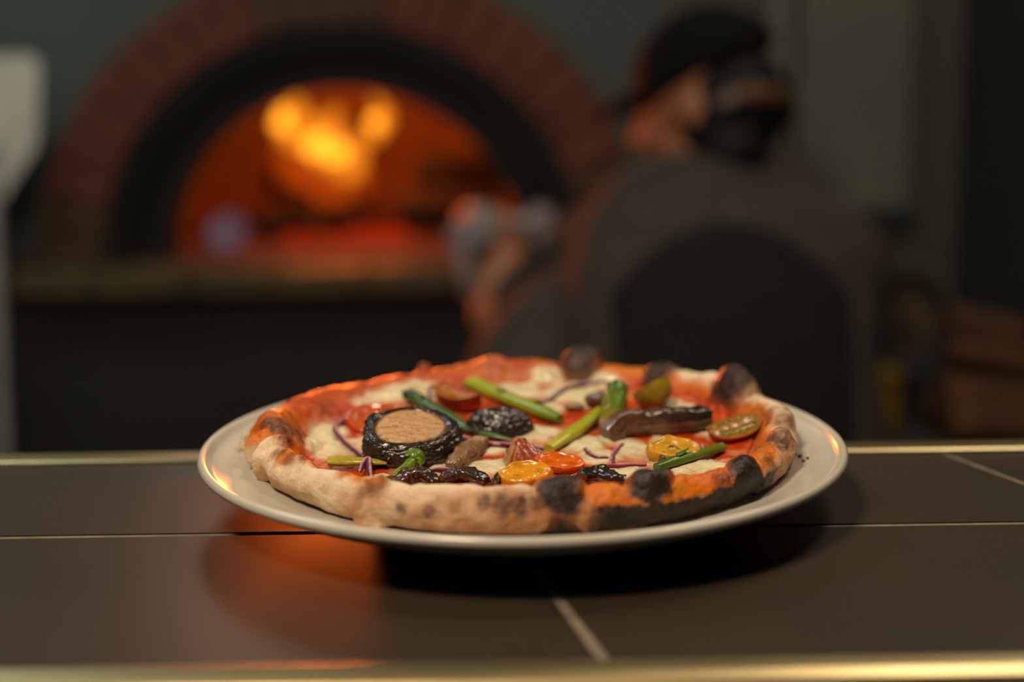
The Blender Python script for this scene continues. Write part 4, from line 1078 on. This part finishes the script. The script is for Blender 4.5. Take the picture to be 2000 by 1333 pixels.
# ------------------------------------------------------------------ the cook at the oven, seen from behind
def sphere_arr(c, r, nu=20, nv=14, R=None):
    V, Fc = blob(nu, nv); V = V * np.asarray(r)
    if R is not None: V = V @ np.asarray(R).T
    return V + np.asarray(c), Fc
def chain(pts, rad, n=20, M_=16, flat=None, up=(0, 0, 1)):
    path = catmull(np.array(pts, float), n)
    rr = np.interp(np.linspace(0, 1, n), np.linspace(0, 1, len(rad)), rad)
    ff = rr if flat is None else np.interp(np.linspace(0, 1, n), np.linspace(0, 1, len(flat)), flat)
    V, Fc, _, _ = tube_arrays(path, rr, ff, M_, up=up)
    out = [(V, Fc)]
    for e, k in ((0, 0), (-1, -1)):
        out.append(sphere_arr(path[e], min(rr[k], ff[k]) * 0.98, 14, 10))
    return out
def skin_over(name, prims, voxel, mt, parent, smooth=4):
    """one continuous surface grown over overlapping forms"""
    Vs, Fs, off = [], [], 0
    for V, Fc in prims:
        Vs.append(V); Fs += [tuple(i + off for i in f) for f in Fc]; off += len(V)
    me = bpy.data.meshes.new('tmp'); me.from_pydata(np.vstack(Vs).tolist(), [], Fs)
    o = bpy.data.objects.new('tmp', me); COL.objects.link(o)
    bm = bmesh.new(); bm.from_mesh(me); bmesh.ops.recalc_face_normals(bm, faces=bm.faces[:]); bm.to_mesh(me); bm.free()
    m = o.modifiers.new('remesh', 'REMESH'); m.mode = 'VOXEL'; m.voxel_size = voxel
    m2 = o.modifiers.new('smooth', 'SMOOTH'); m2.iterations = smooth; m2.factor = 0.5
    dg = bpy.context.evaluated_depsgraph_get(); dg.update()
    ev = o.evaluated_get(dg); em = bpy.data.meshes.new_from_object(ev)
    n = len(em.vertices); co_ = np.empty(n * 3); em.vertices.foreach_get('co', co_)
    F2 = [tuple(p.vertices) for p in em.polygons]
    bpy.data.objects.remove(o)
    return mesh(name, co_.reshape(-1, 3), F2, mt, parent), co_.reshape(-1, 3), F2
def A(px, py, Y): return at(px, py, Y)
cook = thing('person', 'cook in black cap and grey jacket seen from behind, reaching into the oven', 'person', (0.27, 1.08, 0))
HD = A(1383, 200, 1.33); fd = np.array([-0.86, 0.42, -0.28]); fd /= np.linalg.norm(fd)
upv = np.array([-0.22, 0.16, 1.0]); upv -= fd * (upv @ fd); upv /= np.linalg.norm(upv); sd = np.cross(fd, upv)   # sd: to the person's right side
RH = np.stack([fd, -sd, upv], 1)
hp = lambda f, s_, u_: HD + fd * f + sd * s_ + upv * u_
shL, shR = A(1172, 492, 1.30), A(1632, 498, 1.20)
nk = A(1420, 405, 1.26); ch_ = A(1415, 540, 1.20); wa = A(1400, 740, 1.08); hipc = np.array([wa[0] - 0.005, 1.02, 0.83])
elL, wrL = A(972, 622, 1.42), A(1004, 446, 1.49)
elR, wrR = A(1655, 650, 1.20), A(1570, 745, 1.46)
across = (shR - shL) / np.linalg.norm(shR - shL)
prims = []
prims += [sphere_arr(hp(0.0, 0, .020), (.096, .076, .100), 28, 20, RH), sphere_arr(hp(.035, 0, -.050), (.062, .056, .070), 22, 16, RH), sphere_arr(hp(.060, 0, -.092), (.030, .030, .024), 16, 12, RH)]
prims += chain([hp(.088, 0, .022), hp(.103, 0, -.010), hp(.112, 0, -.022)], [.011, .013, .015], 8, 12)
prims += [sphere_arr(hp(.092, 0, -.055), (.014, .024, .007), 12, 8, RH), sphere_arr(hp(.092, 0, -.067), (.013, .021, .007), 12, 8, RH), sphere_arr(hp(.086, 0, .034), (.012, .055, .010), 14, 8, RH)]
for q in (-1, 1):
    prims += [sphere_arr(hp(-.005, .077 * q, -.012), (.020, .008, .032), 14, 10, RH), sphere_arr(hp(.078, .040 * q, -.025), (.024, .022, .020), 12, 8, RH)]
prims += chain([hp(-.02, 0, -.06), nk + np.array([0, .01, .02]), nk + np.array([0, -0.02, -.07])], [.056, .058, .075], 12)
prims += chain([nk + np.array([0, -.01, -.085]), ch_, wa, hipc], [.150, .190, .165, .175], 26, 24, [.085, .115, .105, .12], up=(0, -1, 0.3))
prims += chain([nk + (shL - nk) * .45, shL, (shL + elL) / 2, elL], [.070, .062, .048, .040], 20)
prims += chain([nk + (shR - nk) * .45, shR, (shR + elR) / 2, elR], [.070, .062, .048, .040], 20)
prims += chain([elL, (elL * .6 + wrL * .4), wrL], [.040, .042, .026], 16) + chain([elR, (elR * .6 + wrR * .4), wrR], [.040, .040, .026], 16)
def hand(w, d, palm_n, closed):
    """palm, four fingers and a thumb: w wrist, d direction of the hand, palm_n out of the palm"""
    d = d / np.linalg.norm(d); pn = palm_n - d * (palm_n @ d); pn /= np.linalg.norm(pn); sx = np.cross(d, pn)
    out = chain([w, w + d * .045, w + d * .085], [.026, .038, .038], 10, 16, [.018, .016, .014], up=pn)
    for k, (o_, L_) in enumerate(((-.030, .062), (-.010, .074), (.011, .070), (.030, .055))):
        b = w + d * .082 + sx * o_; c = closed
        p1 = b + (d * math.cos(c * .5) + pn * math.sin(c * .5)) * L_ * .42
        p2 = p1 + (d * math.cos(c * 1.3) + pn * math.sin(c * 1.3)) * L_ * .34
        p3 = p2 + (d * math.cos(c * 2.0) + pn * math.sin(c * 2.0)) * L_ * .26
        out += chain([b - d * .015, b, p1, p2, p3], [.0095, .0095, .009, .008, .007], 14, 10)
    tb = w + d * .030 - sx * .032
    out += chain([tb, tb + d * .022 - sx * .024 + pn * .008, tb + d * .046 - sx * .026 + pn * .022, tb + d * .064 - sx * .018 + pn * .034], [.013, .0115, .010, .008], 12, 10)
    return out
prims += hand(wrL, np.array([-.45, .80, .20]), np.array([-.3, .0, -.9]), 0.9)
prims += hand(wrR, np.array([-.75, .55, -.05]), np.array([-.2, .3, -.9]), 0.5)
hL, hR = hipc + np.array([-.10, 0, -.03]), hipc + np.array([.10, 0, -.03])
for h_, sx_ in ((hL, -1), (hR, 1)):
    kn = np.array([h_[0] + .015 * sx_, 1.09, .47]); an = np.array([h_[0] + .02 * sx_, 1.03, .09])
    prims += chain([h_, (h_ + kn) / 2 + np.array([0, .01, 0]), kn, (kn + an) / 2 + np.array([0, -.015, .03]), an], [.092, .080, .056, .054, .038], 26)
    prims += chain([an + np.array([0, -.025, -.045]), an + np.array([0, .08, -.055]), an + np.array([.01 * sx_, .17, -.065])], [.034, .036, .024], 10)
body, _, _ = skin_over('body', prims, 0.0055, M['skin'], cook, 3)
for q in (-1, 1):
    V, Fc = sphere_arr(hp(.079, .033 * q, .010), .0125, 16, 12); solid_ = mesh('eye', V, Fc, M['eye'], cook)
    V, Fc = sphere_arr(hp(.089, .033 * q, .009), (.004, .006, .006), 12, 8, RH); mesh('iris', V, Fc, M['hair'], solid_)
# jacket: torso, sleeves to the elbow, a stand collar
jk = chain([nk + np.array([0, -.015, -.055]), nk + np.array([0, -.02, -.100]), ch_, wa, hipc + np.array([0, 0, -.10])], [.085, .170, .215, .205, .240], 30, 28, [.075, .105, .140, .135, .150], up=(0, -1, 0.3))
jk += chain([nk + (shL - nk) * .35, shL, (shL + elL) / 2 + np.array([.02, 0, -.005]), shL + (elL - shL) * .74 + np.array([.012, 0, 0])], [.074, .072, .072, .062], 22, 20)
jk += chain([nk + (shR - nk) * .35, shR, (shR + elR) / 2, elR + (elR - shR) * .05], [.074, .070, .066, .058], 22, 20)
jk += chain([elR, (elR + wrR) / 2, wrR], [.056, .050, .042], 14)
jk += chain([A(1110, 640, 1.20), A(1040, 735, 1.14), A(1048, 840, 1.08)], [.085, .088, .092], 14)
jacket, JV, JF = skin_over('jacket', jk, 0.009, M['jacket'], cook, 6)
lo_ = chain([nk + np.array([-.01, .0, .0]), nk + np.array([0, -.015, -.055])], [.066, .078], 8, 24, [.062, .075], up=(0, -1, .3))
skin_over('collar', lo_, 0.008, M['jacket'], cook, 2)
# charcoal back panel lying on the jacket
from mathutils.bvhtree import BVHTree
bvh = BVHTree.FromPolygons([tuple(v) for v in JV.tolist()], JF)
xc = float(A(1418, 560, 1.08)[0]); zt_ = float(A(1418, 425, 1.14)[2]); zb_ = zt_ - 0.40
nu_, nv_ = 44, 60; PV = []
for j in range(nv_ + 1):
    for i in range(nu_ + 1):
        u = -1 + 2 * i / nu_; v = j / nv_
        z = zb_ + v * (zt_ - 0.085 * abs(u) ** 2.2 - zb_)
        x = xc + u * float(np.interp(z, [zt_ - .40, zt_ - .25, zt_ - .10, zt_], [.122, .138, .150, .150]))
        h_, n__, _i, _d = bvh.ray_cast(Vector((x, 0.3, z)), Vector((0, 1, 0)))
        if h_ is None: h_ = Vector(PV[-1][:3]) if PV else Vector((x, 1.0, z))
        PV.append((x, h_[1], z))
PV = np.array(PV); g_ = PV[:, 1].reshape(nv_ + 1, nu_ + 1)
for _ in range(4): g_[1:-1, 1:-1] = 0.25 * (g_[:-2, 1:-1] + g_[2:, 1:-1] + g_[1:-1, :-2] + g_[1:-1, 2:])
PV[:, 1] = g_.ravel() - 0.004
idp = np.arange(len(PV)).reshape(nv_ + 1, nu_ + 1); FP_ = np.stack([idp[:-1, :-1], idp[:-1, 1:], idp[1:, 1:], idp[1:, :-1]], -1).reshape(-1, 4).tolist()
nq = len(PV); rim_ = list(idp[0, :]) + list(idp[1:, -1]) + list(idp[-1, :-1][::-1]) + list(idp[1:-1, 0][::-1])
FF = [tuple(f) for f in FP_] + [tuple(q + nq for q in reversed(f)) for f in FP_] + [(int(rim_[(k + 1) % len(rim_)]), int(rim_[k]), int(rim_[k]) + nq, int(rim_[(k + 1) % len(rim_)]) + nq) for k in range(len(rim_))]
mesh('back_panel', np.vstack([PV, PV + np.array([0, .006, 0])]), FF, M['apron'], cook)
# trousers and shoes
tr = []
tr += chain([hipc + np.array([0, .02, .0]), hipc + np.array([0, .01, -.08])], [.165, .175], 8, 22, [.085, .11], up=(0, -1, 0))
for h_, sx_ in ((hL, -1), (hR, 1)):
    kn = np.array([h_[0] + .015 * sx_, 1.09, .47]); an = np.array([h_[0] + .02 * sx_, 1.03, .09])
    tr += chain([h_, (h_ + kn) / 2 + np.array([0, .01, 0]), kn, an + np.array([0, 0, .02])], [.105, .094, .074, .060], 22)
    sh = chain([an + np.array([0, -.03, -.050]), an + np.array([0, .08, -.055]), an + np.array([.01 * sx_, .19, -.060])], [.044, .046, .034], 12)
    sh = [(np.where(np.array([0, 0, 1]) * (V < 0.004), 0.004, V), F_) for V, F_ in sh]
    skin_over('shoe', sh, 0.006, M['hair'], cook, 2)
skin_over('trousers', tr, 0.010, M['trousers'], cook, 3)
# cap with peak, hair below it, strap with a pale clip
cpm = []
V, Fc = sphere_arr((0, 0, 0), (.112, .096, .104), 36, 24, RH); V = V + hp(-.008, 0, .030)
hgt = (V - HD) @ upv + 0.25 * ((V - HD) @ fd)
keep = hgt > 0.030
V = np.where(keep[:, None], V, V + upv * (0.030 - hgt)[:, None])
skin_over('cap', [(V, Fc)], 0.006, M['cap'], cook, 3)
pk = []
for i in range(2):
    n1_, n2_ = 18, 8; Vk = []
    for q in range(n1_ + 1):
        t_ = -1.15 + 2.3 * q / n1_
        for w_ in range(n2_ + 1):
            u2 = w_ / n2_
            f_ = (.085 + .072 * u2) * math.cos(t_) + .012; s2 = .078 * math.sin(t_) / math.sin(1.15)
            Vk.append(hp(f_, s2, .052 - .018 * u2 - .02 * (s2 / .078) ** 2 - (.005 if i else 0)))
    pk.append(np.array(Vk))
nA_ = len(pk[0]); FK = []
for q in range(18):
    for w_ in range(8):
        k = q * 9 + w_; FK.append((k, k + 1, k + 10, k + 9)); FK.append((nA_ + k, nA_ + k + 9, nA_ + k + 10, nA_ + k + 1))
rim_ = [q * 9 + 8 for q in range(19)]; inn = [q * 9 for q in range(19)]
for L_ in (rim_, inn):
    for a1, b1 in zip(L_[:-1], L_[1:]): FK.append((a1, b1, nA_ + b1, nA_ + a1))
FK += [tuple([k, k + 1, nA_ + k + 1, nA_ + k]) for k in range(8)] + [tuple([162 + k, 163 + k, nA_ + 163 + k, nA_ + 162 + k]) for k in range(8)]
mesh('cap_peak', np.vstack(pk), FK, M['cap'], cook)
hr = [sphere_arr(hp(-.034, .0, -.012), (.080, .084, .084), 24, 18, RH), sphere_arr(hp(-.015, .060, -.030), (.046, .024, .058), 16, 12, RH), sphere_arr(hp(-.015, -.060, -.030), (.046, .024, .058), 16, 12, RH), sphere_arr(A(1432, 300, 1.27), (.052, .050, .054), 18, 14)]
skin_over('hair', hr, 0.006, M['hair'], cook, 2)
st = np.array([A(1404, 212, 1.222), A(1430, 192, 1.225), A(1470, 182, 1.235), A(1512, 184, 1.25), A(1540, 200, 1.28), A(1546, 225, 1.31)])
V, Fc, s, a = tube_arrays(catmull(st, 30), .012, .0045, 10, up=(0, -1, 0)); mesh('cap_strap', V, Fc, M['leather'], cook)
cl_, _f = sphere_arr(A(1424, 199, 1.214), (.015, .005, .008), 16, 10, rotm(0, -25, 0)); mesh('clip', cl_, _f, M['buckle'], cook)

# white towel held in the raised hand
tw = thing('towel', 'white cloth towel bunched in the raised left hand at the oven mouth', 'towel', tuple(A(960, 540, 1.53)))
def cloth(pts_rows, th=0.004, seed=0):
    """pts_rows: rows of points (a coarse net) -> a thick crumpled sheet"""
    G = np.array(pts_rows, float); r_, c_ = G.shape[:2]
    G = np.stack([catmull(G[i], 22) for i in range(r_)]); G = np.stack([catmull(G[:, j], 26) for j in range(22)], 1)
    n_ = G.shape[0] * G.shape[1]; V = G.reshape(-1, 3)
    V = V + np.stack([noise(V, 28, 3, seed), noise(V, 28, 3, seed + 1) * 2, noise(V, 28, 3, seed + 2)], 1) * 0.012
    idx = np.arange(n_).reshape(G.shape[:2]); Fc = np.stack([idx[:-1, :-1], idx[1:, :-1], idx[1:, 1:], idx[:-1, 1:]], -1).reshape(-1, 4)
    nr = vnormals(V, Fc); V2 = np.vstack([V + nr * th / 2, V - nr * th / 2])
    F2 = [tuple(f) for f in Fc.tolist()] + [tuple(q + n_ for q in reversed(f)) for f in Fc.tolist()]
    b = list(idx[0, :]) + list(idx[1:, -1]) + list(idx[-1, :-1][::-1]) + list(idx[1:-1, 0][::-1])
    F2 += [(b[(i + 1) % len(b)], b[i], b[i] + n_, b[(i + 1) % len(b)] + n_) for i in range(len(b))]
    return V2, F2
Y0 = 1.47
V, Fc = cloth([[A(868, 470, Y0), A(905, 425, Y0), A(935, 402, Y0), A(960, 420, Y0 - .02)], [A(880, 480, Y0), A(915, 450, Y0 - .03), A(950, 440, Y0 - .05), A(985, 440, Y0 - .04)],
               [A(890, 520, Y0), A(912, 510, Y0 - .03), A(930, 500, Y0 - .02), A(950, 500, Y0)], [A(905, 575, Y0), A(918, 580, Y0 - .02), A(930, 570, Y0 - .01), A(942, 560, Y0)]], seed=3)
mesh('hanging_fold', V, Fc, M['towel'], tw)
Y1 = 1.44
V, Fc = cloth([[A(965, 440, Y0 - .03), A(1005, 430, Y1 + .02), A(1040, 405, Y1), A(1078, 400, Y1 + .02)], [A(975, 455, Y1 + .05), A(1020, 445, Y1), A(1055, 440, Y1 - .02), A(1085, 440, Y1)], [A(1000, 460, Y1 + .03), A(1030, 465, Y1), A(1055, 480, Y1 - .02), A(1075, 500, Y1)]], seed=9)
mesh('loose_end', V, Fc, M['towel'], tw)

# ------------------------------------------------------------------ beside the cook: peel, bin, pan, firewood
pc = A(-14, 245, 1.78)
peel = thing('pizza_peel', 'pale pizza peel standing upright against the wall left of the oven', 'peel', (float(A(-10, 845, 1.70)[0]), 1.62, 0))
topp = A(-14, 108, 1.80); bot = A(-14, 385, 1.75)
wid_ = float(A(72, 200, 1.78)[0] - pc[0])
bl = []
for z_, w_ in ((0.0, .0), (0.0, .70), (.02, .90), (.07, 1.0), (.30, 1.0), (.52, .98), (.66, .90), (.80, .62), (.92, .36), (1.0, .24)): bl.append((z_, w_))
outl = [(w_, z_) for z_, w_ in bl[1:]]
n_ = len(outl); Vb = []
for dy in (0.0, 0.006):
    for sgn in (-1, 1):
        for w_, z_ in outl:
            q = topp + (bot - topp) * z_
            Vb.append((q[0] + sgn * w_ * wid_, q[1] + dy, q[2]))
ring = list(range(n_ - 1, -1, -1)) + list(range(n_, 2 * n_))
F_ = [tuple(ring[::-1]), tuple(2 * n_ + k for k in ring)]
for a1, b1 in zip(ring, ring[1:] + ring[:1]): F_.append((a1, b1, 2 * n_ + b1, 2 * n_ + a1))
mesh('blade', Vb, F_, M['steel_blade'], peel, False)
hb_ = np.array([bot[0], 1.62, 0.02])
V, Fc, s, a = tube_arrays(catmull(np.array([topp + (bot - topp) * .62 + np.array([0, -.008, 0]), bot + np.array([0, -.006, 0]), (bot + hb_) / 2, hb_]), 20), .0125, .0125, 14, up=(0, 1, 0))
mesh('handle', V, Fc, M['peel_handle'], peel)
V, Fc = sphere_arr(hb_ + np.array([0, 0, .0]), (.019, .019, .020), 14, 10); mesh('end_knob', V, Fc, M['iron'], peel)

tz = float(A(1720, 868, 1.25)[2])
table = thing('work_table', 'low dark work table at the right behind the cook', 'table', (0.66, 1.33, 0))
box('table_top', (0.535, 1.08, tz - 0.03), (0.82, 1.62, tz), M['bench'], table, bev=0.004)
for x_ in (0.555, 0.80):
    for y_ in (1.10, 1.60):
        box('leg', (x_ - .018, y_ - .018, 0.0), (x_ + .018, y_ + .018, tz - 0.031), M['bench'], table, bev=0.003)
b0, b1 = A(1682, 735, 1.30), A(1768, 735, 1.30)
bin_ = thing('storage_bin', 'small ochre yellow bin standing on the dark table', 'bin', ((b0[0] + b1[0]) / 2, 1.335, tz))
bm = box_bm((b0[0] + .003, 1.304, tz + .001), (b1[0] - .003, 1.374, b0[2] - .006), 0.006); bm_obj('body', bm, M['ochre'], bin_)
bm = box_bm((b0[0], 1.300, b0[2] - .0055), (b1[0], 1.378, b0[2]), 0.002); bm_obj('lid', bm, M['ochre'], bin_)
sz = float(A(1770, 722, 1.50)[2])
shelf = thing('side_crate', 'dark crate on the work table carrying the round pan', 'crate', (0.66, 1.50, tz))
xl, xr = float(A(1660, 730, 1.45)[0]), float(A(1835, 730, 1.45)[0])
box('back_board', (xl, 1.56, tz + .001), (xr, 1.575, sz), M['bench'], shelf); 
for i in range(3):
    z0_ = tz + .001 + i * (sz - .014 - tz) / 3
    box('slat', (xl, 1.44, z0_), (xr, 1.455, z0_ + (sz - .014 - tz) / 3 - .006), M['bench'], shelf, bev=.002)
box('side_board', (xl, 1.4555, tz + .001), (xl + .012, 1.5595, sz - .0125), M['bench'], shelf); box('side_board', (xr - .012, 1.4555, tz + .001), (xr, 1.5595, sz - .0125), M['bench'], shelf)
box('lid_board', (xl, 1.44, sz - .012), (xr, 1.5595, sz), M['bench'], shelf)
pn = A(1772, 590, 1.50)
pan = thing('round_pan', 'round dark iron pan propped on edge with a browned inside', 'pan', (pn[0], 1.50, sz))
pr = catmull(np.array([(.001, .0), (.040, .0), (.050, .006), (.064, .026), (.067, .028), (.066, .024), (.053, .003), (.043, -.004), (.001, -.004)]), 40); pr[:, 0] = np.maximum(pr[:, 0], .0005)
V, Fc, s, a = lathe_arrays(pr, 48)
R = rotm(80, 0, 0) @ rotm(0, 0, 0); V = V * np.array([.88, 1.18, 1]) ; V = V @ R.T
V += np.array([pn[0], 1.50, sz - V[:, 2].min() + .001])
inner = s[Fc].mean(1) < 0.24
zc3 = np.zeros((len(V), 3)); nr_ = vnormals(V, Fc)
sub('inside', V, Fc, inner, M['pan_in'], pan, zc3, zc3, nr_); sub('pan_body', V, Fc, ~inner, M['iron'], pan, zc3, zc3, nr_)
Lg = [((1850, 845), (2040, 850), .030, 1.24), ((1800, 835), (2010, 845), .028, 1.36), ((1845, 758), (2030, 782), .027, 1.27), ((1850, 735), (2040, 750), .026, 1.37), ((1848, 688), (2040, 722), .027, 1.30), ((1842, 622), (1990, 656), .025, 1.33)]
names = ['split log lying at the front bottom of the firewood stack', 'split log at the back bottom of the firewood stack', 'split log in the middle of the firewood stack, tilted down to the right',
         'split log at the back of the middle of the firewood stack', 'split log second from the top of the firewood stack', 'short topmost split log of the firewood stack beside the pan']
for k, ((a1, b1, r_, Y_), nm) in enumerate(zip([((l[0]), (l[1]), l[2], l[3]) for l in Lg], names)):
    p0, p1 = A(*a1, Y_), A(*b1, Y_); p1[0] = min(p1[0], 0.81)
    if k < 2: p0[2] = p1[2] = tz + r_ + .001
    log('firewood_log', p0, p1, r_, M['wood'], nm, 'log', None, seed=30 + k, M_=12, flat=0.35)

rs = np.random.RandomState(5)
for k, (px_, py_) in enumerate([(1548, 898), (1562, 893), (1577, 897), (1552, 889), (1569, 902)]):
    q = P(px_, py_, ZC + 0.0205); rr_ = np.hypot(q[0] - PX, q[1] - PY)
    zq = float(np.interp(rr_, [.105, .130, .146, .1535], [.0148, .0185, .0232, .0255])); q = P(px_, py_, ZC + zq)
    o = lump('crust_crumb', 'tiny burnt crust crumb fallen on the plate right of the pizza', 'crumb', q + np.array([0, 0, .0005]), np.array([.0011, .0008, .0007]) * rs.uniform(.7, 1.2), (.12, .045, .018), 'topping', 60 + k, amp=.5, nu=12, nv=8)
    o['group'] = 'tiny crumbs on the plate'
